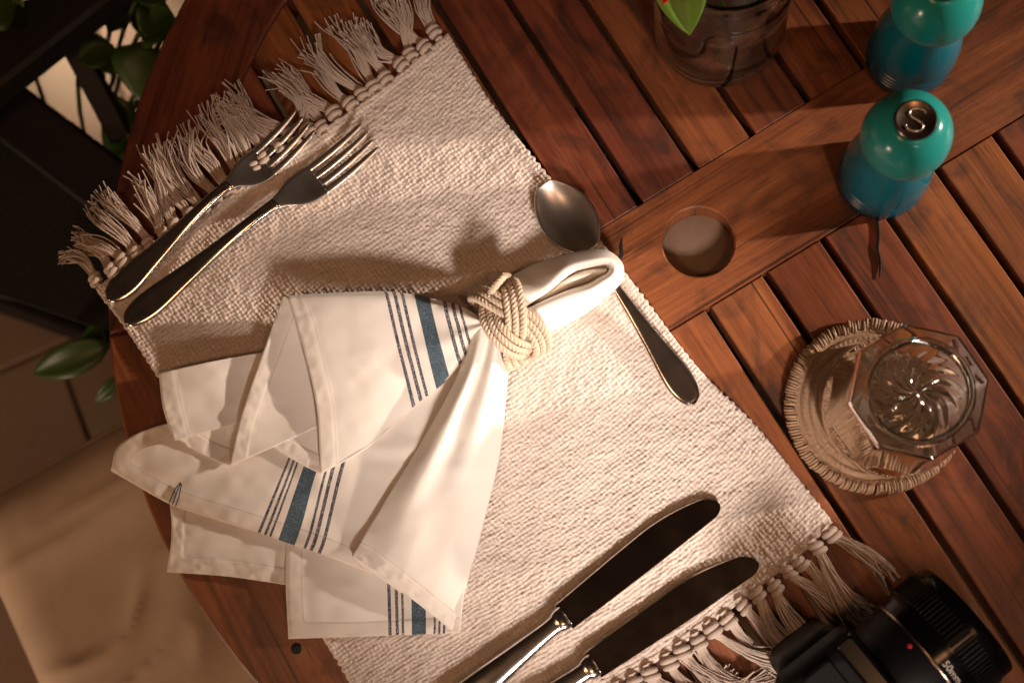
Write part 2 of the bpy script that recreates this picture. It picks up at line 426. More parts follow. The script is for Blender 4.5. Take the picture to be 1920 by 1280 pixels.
# dowel plug in the rim
dp = P(556, 1215)
V, F = lathe([(.0036, -.002), (.0036, .0005), (.003, .0007), (0, .0007)], 16, (dp.x, dp.y, T)); build('dowel', V, F, M['dark_wood'], table, uv=V[:, :2])
def crack(pts, wd):
    w_ = np.array([tuple(P(x, y, .0006)) for x, y in pts]); t, Nn, B = frames(w_); n = len(w_)
    wd = np.asarray(wd)[:, None]
    top = w_.copy(); top[:, 2] += .0004
    V = np.concatenate([w_+Nn*wd, top, w_-Nn*wd]); F = [[k, k+1, n+k+1, n+k] for k in range(n-1)]+[[n+k, n+k+1, 2*n+k+1, 2*n+k] for k in range(n-1)]
    return V, F
V, F = crack([(1166, 446), (1164, 462), (1166, 478), (1160, 494)], [.0003, .0011, .0013, .0004]); build('crack', V, F, M['crack'], table)
# support below: cross bearers, a post and four feet
for s in (-1, 1):
    Vs, Fs = prism([(-.30, s*.11-.02), (.30, s*.11-.02), (.30, s*.11+.02), (-.30, s*.11+.02)], -.05, -TK-.001, .001)
    build('bearer', tab(Vs), Fs, M['dark_wood'], table, uv=Vs[:, :2], smooth=False)
Vs, Fs = prism([(-.03, -.13), (.03, -.13), (.03, .13), (-.03, .13)], -.09, -.0505, .001); build('cleat', tab(Vs), Fs, M['dark_wood'], table, uv=Vs[:, :2], smooth=False)
Vs, Fs = prism([(-.035, -.035), (.035, -.035), (.035, .035), (-.035, .035)], -T+.05, -.0905, .002); build('post', tab(Vs), Fs, M['dark_wood'], table, uv=Vs[:, [2, 0]], smooth=False)
for k in range(4):
    c_, s_ = math.cos(k*math.pi/2+.78), math.sin(k*math.pi/2+.78)
    Vs, Fs = prism([(.0, -.025), (.26, -.02), (.26, .02), (.0, .025)], -T+.005, -T+.06, .003); Vr = Vs.copy(); Vr[:, 0] = Vs[:, 0]*c_-Vs[:, 1]*s_; Vr[:, 1] = Vs[:, 0]*s_+Vs[:, 1]*c_
    build('foot', tab(Vr), Fs, M['dark_wood'], table, uv=Vs[:, :2], smooth=False)

# ------------------------------------------------------------------ chair with cream cushion (lower left), dark armchair (upper left), plants
zc = -.27
K0, K1, K2 = P(-78, 959, zc), P(215, 795, zc), P(100, 1280, zc)
d1 = (K1-K0).normalized(); d2 = (K2-K0); d2 = (d2-d1*d2.dot(d1)).normalized(); SZ = .44
def chairp(u, v, z): return K0+d1*u+d2*v+Vector((0, 0, z))
cbase = chairp(SZ/2, SZ/2, 0); cbase.z = 0
chair = thing('dining_chair', cbase, 'dark wooden chair under a cream cushion, drawn up to the table', 'chair')
def barw(name, p, q, wx, wz, mat, parent):
    """straight timber between two points, wx across and wz high"""
    p, q = Vector(p), Vector(q); t = (q-p).normalized(); up = Vector((0, 0, 1)) if abs(t.z) < .9 else Vector((1, 0, 0))
    s = t.cross(up).normalized(); u2 = s.cross(t).normalized(); L = (q-p).length; ch = min(wx, wz)*.12
    V = []; U = []
    prof = [(-wx/2, -wz/2+ch), (-wx/2+ch, -wz/2), (wx/2-ch, -wz/2), (wx/2, -wz/2+ch), (wx/2, wz/2-ch), (wx/2-ch, wz/2), (-wx/2+ch, wz/2), (-wx/2, wz/2-ch)]
    for k in range(2):
        for a_, b_ in prof: V.append(p+t*(L*k)+s*a_+u2*b_); U.append((L*k, a_+b_))
    F = [[k, (k+1) % 8, 8+(k+1) % 8, 8+k] for k in range(8)]+[list(range(8))[::-1], list(range(8, 16))]
    return build(name, V, F, mat, parent, uv=U, smooth=False)
zs = -.055
for v in (.02, SZ-.02): barw('seat_rail', chairp(.0, v, zs-.02), chairp(SZ, v, zs-.02), .035, .05, M['dark_wood'], chair)
for k in range(7): barw('seat_slat', chairp(.03+k*.064, .0, zs+.010), chairp(.03+k*.064, SZ, zs+.010), .05, .014, M['dark_wood'], chair)
for u in (.02, SZ-.02):
    for v in (.02, SZ-.02):
        p = chairp(u, v, zs-.046); barw('leg', p, Vector((p.x, p.y, .008)), .04, .04, M['dark_wood'], chair)
n = 90
u, v = np.meshgrid(np.linspace(0, 1, n), np.linspace(0, 1, n), indexing='ij')
def edge_f(x): return np.clip(np.minimum(x, 1-x)/.10, 0, 1)
eu, ev = edge_f(u), edge_f(v); prof = np.sqrt(np.clip(1-(1-eu)**2.2, 0, 1))*np.sqrt(np.clip(1-(1-ev)**2.2, 0, 1))
X, Y = u*SZ, v*SZ
ra, rb = X*.35+Y*.94, X*.94-Y*.35
rid = lambda q: (1-np.abs(q))**3
wr = rid(vnoise(ra*11+vnoise(X*8, Y*8, 3)*.9, rb*3.2, 11))*.011+rid(vnoise(ra*22+3+vnoise(X*12, Y*12, 8)*.9, rb*6, 5))*.0055+vnoise(X*7, Y*7, 17)*.006
z_ = -.018+prof*(.026+wr)
top = np.array(K0)+X[..., None]*np.array(d1)+Y[..., None]*np.array(d2)+z_[..., None]*np.array([0, 0, 1.])
bot = top.copy(); bot[..., 2] = K0.z-.018-prof*.018
V = np.concatenate([top.reshape(-1, 3), bot.reshape(-1, 3)]); F = np.concatenate([grid_faces(n, n), grid_faces(n, n, off=n*n)[:, ::-1]])
cush = thing('seat_cushion', chairp(SZ/2, SZ/2, -.036), 'cream cotton seat cushion with piped edge lying on the dark chair', 'cushion')
build('cover', V, F, M['cushion'], cush)
pp = [chairp(u_, v_, -.018) for u_, v_ in [(x*SZ, 0) for x in np.linspace(0, 1, 20)]+[(SZ, x*SZ) for x in np.linspace(.05, 1, 19)]+[(x*SZ, SZ) for x in np.linspace(.95, 0, 19)]+[(0, x*SZ) for x in np.linspace(.95, 0, 19)]]
V, F = tube(pp, .0042, 8); build('piping', V, F, M['cushion'], cush)

za = -.20
ab0 = P(60, 330, -T)
arm = thing('armchair', ab0, 'dark wooden slatted armchair with black seat, behind the potted leaves', 'chair')
barw('top_rail', P(-160, 248, za+.06), P(330, -140, za+.06), .048, .03, M['dark_wood'], arm)
barw('lower_rail', P(-80, 135, za), P(330, 445, za), .05, .03, M['dark_wood'], arm)
barw('slat', P(128, 66, za+.03), P(230, 260, za), .019, .016, M['dark_wood'], arm)
sq = [P(-200, 80, za-.06), P(-60, 170, za-.06), P(40, 240, za-.06), P(150, 310, za-.06), P(330, 430, za-.06), P(260, 640, za-.06), P(-20, 545, za-.06), P(-260, 500, za-.06)]
V = [p+Vector((0, 0, .0)) for p in sq]+[p+Vector((0, 0, -.05)) for p in sq]; ns = len(sq)
build('seat', V, [list(range(ns))[::-1], list(range(ns, 2*ns))]+[[k, (k+1) % ns, ns+(k+1) % ns, ns+k] for k in range(ns)], M['black_weave'], arm, smooth=False)
for x, y in ((-120, 180), (200, 340), (180, 560), (-160, 480)):
    p = P(x, y, za-.11); barw('leg', (p.x, p.y, p.z), (p.x, p.y, .008), .04, .04, M['dark_wood'], arm)

def leaf(base, tip, width, mat, name, parent, curl=.25, twist=0.0):
    base, tip = Vector(base), Vector(tip); t = tip-base; L = t.length; t.normalize()
    s = t.cross(Vector((0, 0, 1))).normalized(); up = s.cross(t); s = (Quaternion(t, twist) @ s); up = Quaternion(t, twist) @ up
    V = []; U = []; nu, nv = 10, 5
    for i in range(nu):
        f = i/(nu-1); wd = width*math.sin(math.pi*min(1, f**.75*.97+.03))**.8
        for j in range(nv):
            g = j/(nv-1)*2-1
            V.append(base+t*(L*f)+s*(wd/2*g)+up*(abs(g)*wd*.22+math.sin(f*math.pi)*L*curl*.4-.0)); U.append((f, g))
    return build(name, V, grid_faces(nu, nv), mat, parent, uv=U, solid=.0006)
pb = P(225, 440, -T); plant = thing('leafy_plant', (pb.x, pb.y, 0), 'green leafy garden plant growing between the armchair and the table edge', 'plant')
lv = [((150, 112), (225, 100), -.17, .034), ((215, 140), (178, 88), -.19, .024), ((205, 60), (265, 20), -.2, .04), ((262, 60), (300, 45), -.16, .035), ((330, 40), (265, 75), -.16, .06),
      ((300, 95), (262, 190), -.18, .06), ((250, 200), (200, 250), -.2, .05), ((205, 645), (62, 700), -.24, .030),
      ((230, 620), (150, 640), -.28, .03), ((235, 700), (178, 755), -.26, .014), ((-40, 30), (30, 5), -.1, .04), ((20, -30), (45, 25), -.12, .03), ((290, 130), (225, 130), -.22, .045),
      ((280, 230), (200, 300), -.24, .055), ((270, 320), (190, 330), -.3, .06), ((255, 0), (330, -20), -.15, .05), ((300, 10), (240, 30), -.22, .045)]
for b_, t_, z, wd in lv:
    B_, T_ = P(*b_, z), P(*t_, z-.012)
    lf = leaf(B_, T_, wd, M['leaf'], 'leaf', plant, .25, random.uniform(-.5, .5))
    c0 = Vector((pb.x+random.uniform(-.02, .02), pb.y+random.uniform(-.02, .02), .0)); midp = c0.lerp(B_, .6)+Vector((0, 0, .08))
    pts = [c0*(1-s)**2+midp*2*s*(1-s)+B_*s*s for s in np.linspace(0, 1, 8)]
    V, F = tube(pts, .0022, 5); build('stem', V, F, M['stem'], plant)

# ------------------------------------------------------------------ woven placemat with knotted fringe
def polyline(pts, n):
    return catmull(pts, n)
TL, TR, BR, BL = (175, 540), (840, 62), (1562, 978), (775, 1510)
e_top = [TL, (330, 440), (500, 312), (660, 205), (760, 128), TR]              # fringe edge, upper left
e_bot = [BL, (1000, 1375), (1195, 1262), (1287, 1203), (1385, 1131), (1440, 1088), (1515, 1028), BR]
e_left = [TL, (232, 612), (305, 722), (420, 900), (535, 1085), (612, 1208), (655, 1280), BL]
e_right = [TR, (893, 150), (945, 225), (1045, 350), (1130, 455), (1210, 560), (1310, 690), (1420, 800), (1500, 900), BR]
def arc(pts, n):
    c = catmull(pts, 400); d = np.concatenate([[0], np.cumsum(np.linalg.norm(np.diff(c, axis=0), axis=1))]); t = np.linspace(0, d[-1], n)
    return np.stack([np.interp(t, d, c[:, k]) for k in range(2)], 1)
NU, NV = 104, 150                       # yarns across / along
SS = 5
nu, nv = NU*SS+1, NV*SS+1
c0, c1 = arc(e_top, nu), arc(e_bot, nu); d0, d1_ = arc(e_left, nv), arc(e_right, nv)
uu = np.linspace(0, 1, nu)[:, None, None]; vv = np.linspace(0, 1, nv)[None, :, None]
L1 = (1-vv)*c0[:, None]+vv*c1[:, None]; L2 = (1-uu)*d0[None]+uu*d1_[None]
Bq = (1-uu)*(1-vv)*np.array(TL)+uu*(1-vv)*np.array(TR)+(1-uu)*vv*np.array(BL)+uu*vv*np.array(BR)
PX = L1+L2-Bq
gx, gy = np.meshgrid(np.linspace(0, NU, nu), np.linspace(0, NV, nv), indexing='ij')
def mat_base(px, py):
    """undulating rest height of the mat above the table"""
    z = .0022+.0011*(vnoise(px/170., py/170., 4)+1)*.6+.0006*vnoise(px/60., py/60., 9)
    return z
jx = gx+.34*vnoise(gx*.35, gy*.35, 21)+.15*vnoise(gx*1.1, gy*1.1, 22); jy = gy+.34*vnoise(gx*.35, gy*.35, 23)+.15*vnoise(gx*1.1, gy*1.1, 24)
ix = np.floor(jx).astype(int); iy = np.floor(jy).astype(int); fx = jx-ix; fy = jy-iy
thx = .85+.3*rng.random(NU+8)[np.clip(ix+2, 0, NU+7)]; thy = .85+.3*rng.random(NV+8)[np.clip(iy+2, 0, NV+7)]
sgn = np.where((ix+iy) % 2 == 0, 1.0, -1.0)
prx = np.sqrt(np.clip(1-(2*fx-1)**2, 0, 1)); pry = np.sqrt(np.clip(1-(2*fy-1)**2, 0, 1))
warp = .55*sgn*np.sin(np.pi*fy)+.75*prx*thx; weft = -.55*sgn*np.sin(np.pi*fx)+.75*pry*thy
warp *= 1+.35*vnoise(ix*7.31+.5, gy*.55, 35); weft *= 1+.35*vnoise(gx*.55, iy*5.77+.5, 36)
hw = np.maximum(warp, weft)+.25*vnoise(gx*2.3, gy*2.3, 31)+.40*vnoise(gx*.45, gy*.45, 33)
# wavy selvedge
sel = np.minimum(np.minimum(gx, NU-gx), np.minimum(gy, NV-gy))
zz = mat_base(PX[..., 0], PX[..., 1])+.00115*(hw-.4)*np.clip(sel/.8+.5, 0, 1)+.0006*np.exp(-((sel-1.0)/.9)**2)
Wm = Pn(np.concatenate([PX, zz[..., None]], -1))
rr = np.hypot(Wm[..., 0]-TC.x, Wm[..., 1]-TC.y); ov = np.clip(rr-RT, 0, None)
Wm[..., 2] -= ov*.35+ov**2*8
# side-to-side wiggle of the edges (individual yarn loops)
wig = np.exp(-np.minimum(gx, NU-gx)/1.2)*.0006*np.sin(gy*math.pi)*(.5+vnoise(gx*0+3.3, gy*.4, 61))*np.where(gx < NU/2, -1, 1)
dxy = np.array([tuple(P(1000, 300)-P(1200, 600))[:2]]); nrm = np.array([-dxy[0, 1], dxy[0, 0]]); nrm /= np.linalg.norm(nrm)
if nrm[0] < 0: nrm = -nrm
Wm[..., 0] += wig*nrm[0]; Wm[..., 1] += wig*nrm[1]
mo = P(870, 760); mat_o = thing('placemat', (mo.x, mo.y, T+.001), 'cream handwoven cotton placemat with knotted fringe on both short ends', 'placemat')
skirt = Wm.copy()
ring_i = [i*nv for i in range(nu)]+[(nu-1)*nv+j for j in range(1, nv)]+[i*nv+nv-1 for i in range(nu-2, -1, -1)]+[j for j in range(nv-2, 0, -1)]
Vw = Wm.reshape(-1, 3); low_ = Vw[ring_i].copy(); low_[:, 2] -= .0022; nb = len(ring_i); off = len(Vw)
Fm = np.concatenate([grid_faces(nu, nv), np.array([[ring_i[k], off+k, off+(k+1) % nb, ring_i[(k+1) % nb]] for k in range(nb)])])
build('woven_cloth', np.concatenate([Vw, low_]), Fm, M['mat_yarn'], mat_o)

def strand(p, d0, d1, L, zs, curl=0., n=11, wob=4):
    """pixel path: starts along d0, turns to d1"""
    pts = []; x, y = p; s = L/(n-1); ph = random.uniform(0, 6); fr = random.uniform(.5, 1.1)
    for k in range(n):
        f = k/(n-1); g = f*f*(3-2*f)
        dx = d0[0]*(1-g)+d1[0]*g; dy = d0[1]*(1-g)+d1[1]*g
        if curl: c, s_ = math.cos(curl*f), math.sin(curl*f); dx, dy = dx*c-dy*s_, dx*s_+dy*c
        q = math.hypot(dx, dy); dx /= q; dy /= q
        wv_ = wob*math.sin(fr*k+ph)*f
        pts.append((x-dy*wv_, y+dx*wv_, zs[0]*(1-f)+zs[1]*f+.004*math.sin(f*math.pi)*zs[2]))
        x += dx*s; y += dy*s
    return pts
def drop(W):
    W = np.asarray(W); r = np.hypot(W[:, 0]-TC.x, W[:, 1]-TC.y); o_ = np.clip(r-RT, 0, None); W = W.copy(); W[:, 2] -= o_*.35+o_**2*8; return W
def tassel(p, outd, d1, L, nst, curl, spread, lift, name='tassel'):
    b = MB(); q = math.hypot(*outd); ox, oy = outd[0]/q, outd[1]/q
    base = (p[0]+ox*20, p[1]+oy*20)
    a2 = random.gauss(0, .25); c2, s2 = math.cos(a2), math.sin(a2); o2 = (ox*c2-oy*s2, ox*s2+oy*c2)
    spine = np.array(strand(base, o2, d1, L, (.004, .0025+lift*random.random(), random.random()), curl, wob=random.uniform(3, 9)))
    t_ = np.gradient(spine[:, :2], axis=0); t_ /= np.linalg.norm(t_, axis=1)[:, None]; nn = np.stack([-t_[:, 1], t_[:, 0]], 1); n = len(spine); f = np.linspace(0, 1, n)
    for k in range(nst):
        a_ = random.uniform(-1, 1); w0 = random.gauss(0, 4.2); fan = random.gauss(0, 1)*L*spread*.55
        ph, fr, am = random.uniform(0, 6.3), random.uniform(3, 9), random.uniform(.5, 3.5)
        wide = 11*np.sin(np.pi*np.clip(f*1.15, 0, 1))*a_
        off = w0*(1-f)+wide+fan*f**1.8+am*np.sin(fr*f+ph)*f
        m = max(5, int(n*random.uniform(.6, 1.0)))
        st_ = np.column_stack([spine[:, :2]+nn*off[:, None], np.maximum(.0012, spine[:, 2]+random.uniform(-.002, .0025)*np.sin(np.pi*np.clip(f*1.2, 0, 1))+random.uniform(-.001, .003)*f)])[:m]
        if random.random() < .09:      # a stray
            st_[:, :2] += (nn[:m]*(random.choice((-1, 1))*random.uniform(15, 40)*(f[:m]**2)[:, None]))
        r0 = random.uniform(.00045, .00072)
        V, F = tube(drop(Pn(st_)), np.linspace(r0, r0*.6, m), 5); b.add(V, F)
    t = b.build(name, M['fringe_yarn'], mat_o)
    # overhand knot: a fat little coil of yarn
    kb = MB(); jk = random.gauss(12, 3.0); jl = random.gauss(0, 2.5); ks = random.uniform(.8, 1.15); c = Pn(np.array([[p[0]+ox*jk-oy*jl, p[1]+oy*jk+ox*jl, .0042]]))[0]; dirw = Pn(np.array([[p[0]+ox*40, p[1]+oy*40, .0042]]))[0]-c; dirw /= np.linalg.norm(dirw)
    side = np.array([-dirw[1], dirw[0], 0]); up = np.array([0, 0, 1.]); tl = random.uniform(-.4, .4)
    for r_ in range(2):
        th = np.linspace(0, 2*math.pi, 13); s0 = (-.0021 if r_ == 0 else .0018)
        pts = c+dirw*s0+np.outer(np.cos(th), side)*.0033*ks+np.outer(np.sin(th), up)*.0028*ks+np.outer(np.cos(th)*tl, dirw)*.0022
        V, F = tube(drop(pts), .0022, 6, cap=False); kb.add(V, F)
    pts = np.array([c-dirw*.0065, c-dirw*.003, c, c+dirw*.004]); V, F = tube(drop(pts), [.0030, .0026, .0026, .0022], 7); kb.add(V, F)
    k_ = kb.build('knot', M['fringe_yarn'], t)
    return t
def interp_dirs(tab_, t):
    ks = [a[0] for a in tab_]; return [np.interp(t, ks, [a[c] for a in tab_]) for c in range(1, len(tab_[0]))]
NT = 27
et = arc(e_top, 200)
dirs = [(0, -1, .15, 118, .1), (.07, -1, -.05, 125, -.2), (.16, -.95, -.4, 125, .5), (.25, -.55, -.95, 135, .35), (.36, -.45, -1, 135, .3), (.48, -.3, -1, 132, -.25), (.58, -.75, -.8, 140, -.4), (.68, -.9, -.5, 130, .6), (.78, -.5, -.9, 125, .3), (.88, -.12, -1, 130, .1), (1, .12, -1, 115, 0)]
for k in range(NT):
    f = (k+.5)/NT; p = et[int(f*199)]; tdir = et[min(199, int(f*199)+3)]-et[max(0, int(f*199)-3)]; tdir /= np.linalg.norm(tdir); nd = (tdir[1], -tdir[0])
    dx, dy, L, cu = interp_dirs(dirs, f)
    tassel((p[0], p[1]), nd, (dx+random.gauss(0, .24), dy+random.gauss(0, .24)), L*random.uniform(1.0, 1.3), 30, cu*.8, .19, .005)
eb = arc(e_bot, 200)
dirs2 = [(0, .6, .8, 110, .0), (.3, .7, .7, 115, -.6), (.45, .8, .55, 125, -1.3), (.55, 1, .3, 150, -1.5), (.66, 1, .1, 170, -.5), (.78, 1, .25, 170, -.2), (.9, .95, .5, 130, .3), (1, .9, .45, 135, .35)]
for k in range(NT):
    f = (k+.5)/NT; p = eb[int(f*199)]; tdir = eb[min(199, int(f*199)+3)]-eb[max(0, int(f*199)-3)]; tdir /= np.linalg.norm(tdir); nd = (-tdir[1], tdir[0])
    dx, dy, L, cu = interp_dirs(dirs2, f)
    tassel((p[0], p[1]), nd, (dx+random.gauss(0, .15), dy+random.gauss(0, .15)), L*random.uniform(1.15, 1.5), 32, cu, .19, .007)

# ------------------------------------------------------------------ striped napkin drawn through a rope ring
nb_ = P(860, 720); nap = thing('napkin', (nb_.x, nb_.y, T+.004), 'cream linen napkin with blue stripes, fanned out through a rope ring', 'napkin')
def hem_dist(PXY, lines):
    d = np.full(PXY.shape[:2], 9.0)
    for ln in lines:
        ln = np.asarray(catmull(ln, 60) if len(ln) > 2 else ln, float)
        for p, q in zip(ln[:-1], ln[1:]):
            v_ = q-p; t = np.clip(((PXY-p)@v_)/(v_@v_), 0, 1); d = np.minimum(d, np.linalg.norm(PXY-p-t[..., None]*v_, axis=-1)/29.)
    return d
def panel(C, n=(70, 70), s=None, hems=(), wr=.0009, seed=0, name='fold', ts0=None, ts1=None, gather=None):
    """C: control grid [rows][cols] of (px,py,z cm); s: stripe coordinate for each column"""
    C = np.array(C, float); C[..., 2] *= .01
    G = catmull(C, n[0], 0, ts0); G = catmull(G, n[1], 1, ts1)
    nr, nc = G.shape[:2]
    if s is None: S = np.full((nr, nc), 40.0)
    else:
        sc_ = np.asarray(s, float)
        S = np.interp(np.linspace(0, len(sc_)-1, nc), np.arange(len(sc_)), sc_)[None].repeat(nr, 0) if ts1 is None else np.interp(np.linspace(ts1[0], ts1[-1], nc), ts1, sc_)[None].repeat(nr, 0)
    h = hem_dist(G[..., :2], hems) if hems else np.full((nr, nc), 9.0)
    x, y = G[..., 0], G[..., 1]
    G[..., 2] += wr*(vnoise(x/55.+seed, y/38., seed)*.7+vnoise(x/24., y/20.+seed, seed+1)*.3)
    pk = np.exp(-np.clip(h-.5, 0, None)/.55)*(h < 4)
    G[..., 2] += pk*.00045*vnoise((x+.4*y)/11., (y-.4*x)/11., seed+7)+(.0006*np.clip((1.05-h)/.12, 0, 1) if hems else 0)
    if gather:        # soft gathers that run out from the ring
        side_, amp_, cyc_ = gather; a0_, a1_ = np.meshgrid(np.linspace(0, 1, nr), np.linspace(0, 1, nc), indexing='ij')
        far, acr = (a0_, a1_) if side_ == 0 else (1-a1_, a0_)
        G[..., 2] += amp_*np.sin(2*np.pi*cyc_*acr+2.2*vnoise(far*2.5+seed, acr*2, seed+3))*np.clip(1-far*1.15, 0, 1)**1.3*np.sin(np.pi*np.clip(acr, .02, .98))**.6
    Wp = Pn(G)
    return build(name, Wp.reshape(-1, 3), grid_faces(nr, nc), M['napkin'], nap, uv=np.stack([S.ravel(), h.ravel()], 1), solid=.0008)
zm = .55   # cm: rest height on the mat
# lowest layers F and G
hF = [[(318, 930), (313, 1072)], [(313, 1072), (425, 1080), (540, 1096)]]
panel([[(318, 930, .42), (430, 940, .5), (570, 960, .52)], [(322, 1000, .34), (430, 1010, .56), (565, 1025, .5)], [(313, 1072, .22), (425, 1080, .34), (545, 1097, .46)]], hems=hF, seed=3, wr=.0013)
hG = [[(538, 990), (535, 1090), (541, 1197)], [(541, 1197), (690, 1196), (850, 1186)]]
sG = [-18, -11, -4.5, -1, 1, 4.5, 7]
xt = [538, 640, 722, 770, 797, 842, 880]; xm = [536, 638, 728, 771, 798, 838, 872]; xb = [541, 640, 731, 772, 799, 832, 862]
panel([[(x, 990, .70) for x in xt], [(x, 1090, zm+.14+.12*(k % 2)) for k, x in enumerate(xm)], [(x, 1197-.035*(x-541), zm+.06) for x in xb]], s=sG, hems=hG, seed=5, wr=.0009)
# flat layer E with the hem running down to the left
hE = [[(208, 882), (320, 945), (500, 1003), (600, 1036), (705, 1078)], [(208, 882), (228, 828), (300, 796)]]
E_ = [[(900, 628), (905, 630), (906, 631), (908, 632), (910, 633), (913, 634), (916, 635), (918, 637), (922, 640)],
      [(560, 742), (590, 755), (610, 765), (640, 768), (660, 770), (672, 772), (684, 774), (705, 778), (850, 800)],
      [(430, 775), (455, 790), (490, 800), (530, 800), (572, 788), (597, 803), (622, 812), (672, 800), (800, 850)],
      [(300, 797), (350, 825), (410, 850), (480, 858), (541, 862), (566, 884), (592, 890), (645, 868), (760, 900)],
      [(226, 832), (290, 880), (345, 915), (425, 935), (500, 962), (535, 974), (566, 985), (612, 1002), (715, 1040)],
      [(208, 882), (262, 913), (320, 945), (405, 974), (485, 998), (522, 1011), (553, 1022), (600, 1037), (702, 1077)]]
zE = [[1.7]*9, [1.2]*9, [1.25, 1.25, 1.2, 1.2, 1.2, 1.2, 1.2, 1.25, 1.2], [1.45, 1.25, 1.1, 1.1, 1.15, 1.15, 1.15, 1.15, 1.2], [1.1, 1.0, .90, .95, .98, 1.0, 1.0, 1.05, 1.1], [.6, .68, .70, .78, .84, .88, .90, .95, 1.0]]
panel([[(*p, z) for p, z in zip(r, zr)] for r, zr in zip(E_, zE)], n=(80, 110), s=[-30, -24, -17, -11, -4.5, -1, 1, 4.5, 12], hems=hE, seed=8, wr=.0016, ts0=[0, .4, .58, .75, .93, 1])
# stripe remnant folded into the hem of E
hs = MB()
for dx_ in (0, 6, 12):
    V, F = tube(Pn(np.array([(317+dx_, 943+dx_*.45, .0082), (323+dx_, 928+dx_*.4, .0093), (330+dx_*.7, 914+dx_*.2, .0102), (338+dx_*.2, 904+dx_*.3, .0108)])), .00035, 5); hs.add(V, F)
a_ = N('navy_thread'); a_.set(Base_Color=(.02, .025, .05, 1), Roughness=.8)
hs.build('hem_stripe', a_.m, nap)
# pleat A and its underside
hA = [[(298, 700), (310, 765), (326, 826)]]
panel([[(298, 700, 2.1), (390, 679, 2.1), (500, 659, 1.65), (700, 630, 1.4), (888, 606, 1.8)], [(306, 765, 2.0), (395, 745, 1.75), (490, 720, 1.4), (690, 680, 1.2), (890, 608, 1.7)], [(326, 826, 1.75), (400, 806, 1.55), (467, 786, 1.4), (660, 725, 1.2), (895, 612, 1.6)]], hems=hA, seed=13)
hA2 = [[(330, 824), (380, 852), (430, 873)]]
panel([[(330, 822, 1.55), (400, 805, 1.35), (470, 784, 1.3)], [(345, 830, 1.45), (410, 832, 1.2), (460, 820, 1.2)], [(352, 837, 1.4), (390, 857, 1.25), (431, 873, 1.4)]], n=(30, 40), hems=hA2, seed=14)
# pleat B
hB = [[(431, 873), (447, 795), (466, 738), (497, 650), (531, 556)]]
panel([[(531, 556, 2.9), (600, 570, 2.4), (760, 580, 2.4), (888, 594, 2.8)], [(497, 650, 2.45), (590, 660, 1.7), (740, 640, 1.9), (892, 600, 2.5)], [(463, 745, 2.0), (560, 745, 1.55), (720, 700, 1.7), (896, 606, 2.3)], [(447, 800, 1.85), (540, 790, 1.55), (700, 725, 1.6), (898, 610, 2.1)], [(431, 873, 1.65), (515, 836, 1.6), (690, 750, 1.6), (900, 614, 2.0)]], hems=hB, seed=17)
hB2 = [[(500, 832), (550, 862), (602, 888)]]
panel([[(505, 836, 1.5), (560, 812, 1.5), (640, 775, 1.45)], [(520, 843, 1.5), (575, 835, 1.45), (650, 810, 1.4)], [(530, 850, 1.45), (570, 873, 1.42), (602, 888, 1.5)]], n=(30, 40), hems=hB2, seed=19)
# front pleat C with the stripes
hC = [[(534, 556), (553, 592), (571, 660), (595, 770), (601, 888)]]
cols_top = [(534, 555), (640, 549), (722, 547), (776, 553), (806, 559), (862, 574), (893, 592)]
cols_rdg = [(543, 570), (648, 566), (728, 566), (781, 572), (810, 578), (866, 590), (898, 600)]
cols_m1 = [(571, 660), (668, 652), (745, 640), (795, 632), (822, 628), (873, 612), (905, 606)]
cols_m2 = [(594, 765), (682, 740), (760, 700), (806, 680), (832, 666), (878, 634), (912, 612)]
cols_bot = [(601, 888), (692, 837), (775, 762), (818, 729), (843, 706), (887, 657), (922, 624)]
zt = [2.7, 2.9, 3.0, 3.0, 3.0, 3.1, 3.2]; zr_ = [3.1, 3.4, 3.5, 3.5, 3.5, 3.6, 3.7]; z1 = [2.9, 3.1, 3.15, 3.2, 3.25, 3.5, 3.8]; z2 = [2.2, 2.35, 2.45, 2.5, 2.6, 3.0, 3.5]; z3 = [1.5, 1.5, 1.5, 1.6, 1.7, 2.2, 2.9]
panel([[(*p, z) for p, z in zip(c, zz_)] for c, zz_ in zip((cols_top, cols_rdg, cols_m1, cols_m2, cols_bot), (zt, zr_, z1, z2, z3))], n=(90, 120), s=[-19, -10.5, -4.5, -1, 1, 4.5, 8], hems=hC, seed=23, wr=.0010, gather=(1, .0022, 2.2), ts0=[0, .1, .4, .7, 1])
# C folds back under along its lower edge
panel([[(601, 888, 1.5), (692, 837, 1.5), (775, 762, 1.5), (830, 718, 1.65), (922, 624, 2.9)], [(592, 870, 1.3), (682, 815, 1.25), (768, 745, 1.3), (825, 705, 1.4), (918, 620, 2.4)]], n=(8, 60), seed=24)
# right hand gore P2
hP = [[(660, 1041), (700, 1066), (760, 1112), (846, 1181)]]
panel([[(884, 610, 2.2), (905, 600, 3.6), (925, 612, 3.6), (945, 640, 2.8), (955, 665, 1.4)],
       [(858, 705, 1.9), (885, 690, 3.3), (905, 690, 3.0), (928, 715, 2.9), (948, 745, .7)],
       [(792, 828, 1.6), (830, 815, 2.7), (862, 815, 2.45), (900, 830, 2.4), (937, 850, .6)],
       [(728, 930, 1.5), (775, 935, 2.35), (820, 940, 2.2), (865, 955, 2.0), (905, 985, .6)],
       [(675, 1015, 1.6), (735, 1040, 2.1), (780, 1060, 2.0), (830, 1080, 1.6), (872, 1105, .6)],
       [(660, 1041, 1.6), (704, 1069, 1.95), (758, 1111, 1.7), (800, 1144, 1.2), (846, 1181, .62)]], n=(110, 60), hems=hP, seed=29, wr=.0010, gather=(0, .0026, 2.3))
panel([[(660, 1041, 1.6), (704, 1069, 1.95), (758, 1111, 1.7)], [(672, 1050, 1.25), (702, 1074, 1.2), (752, 1110, 1.2)]], n=(8, 30), seed=30)
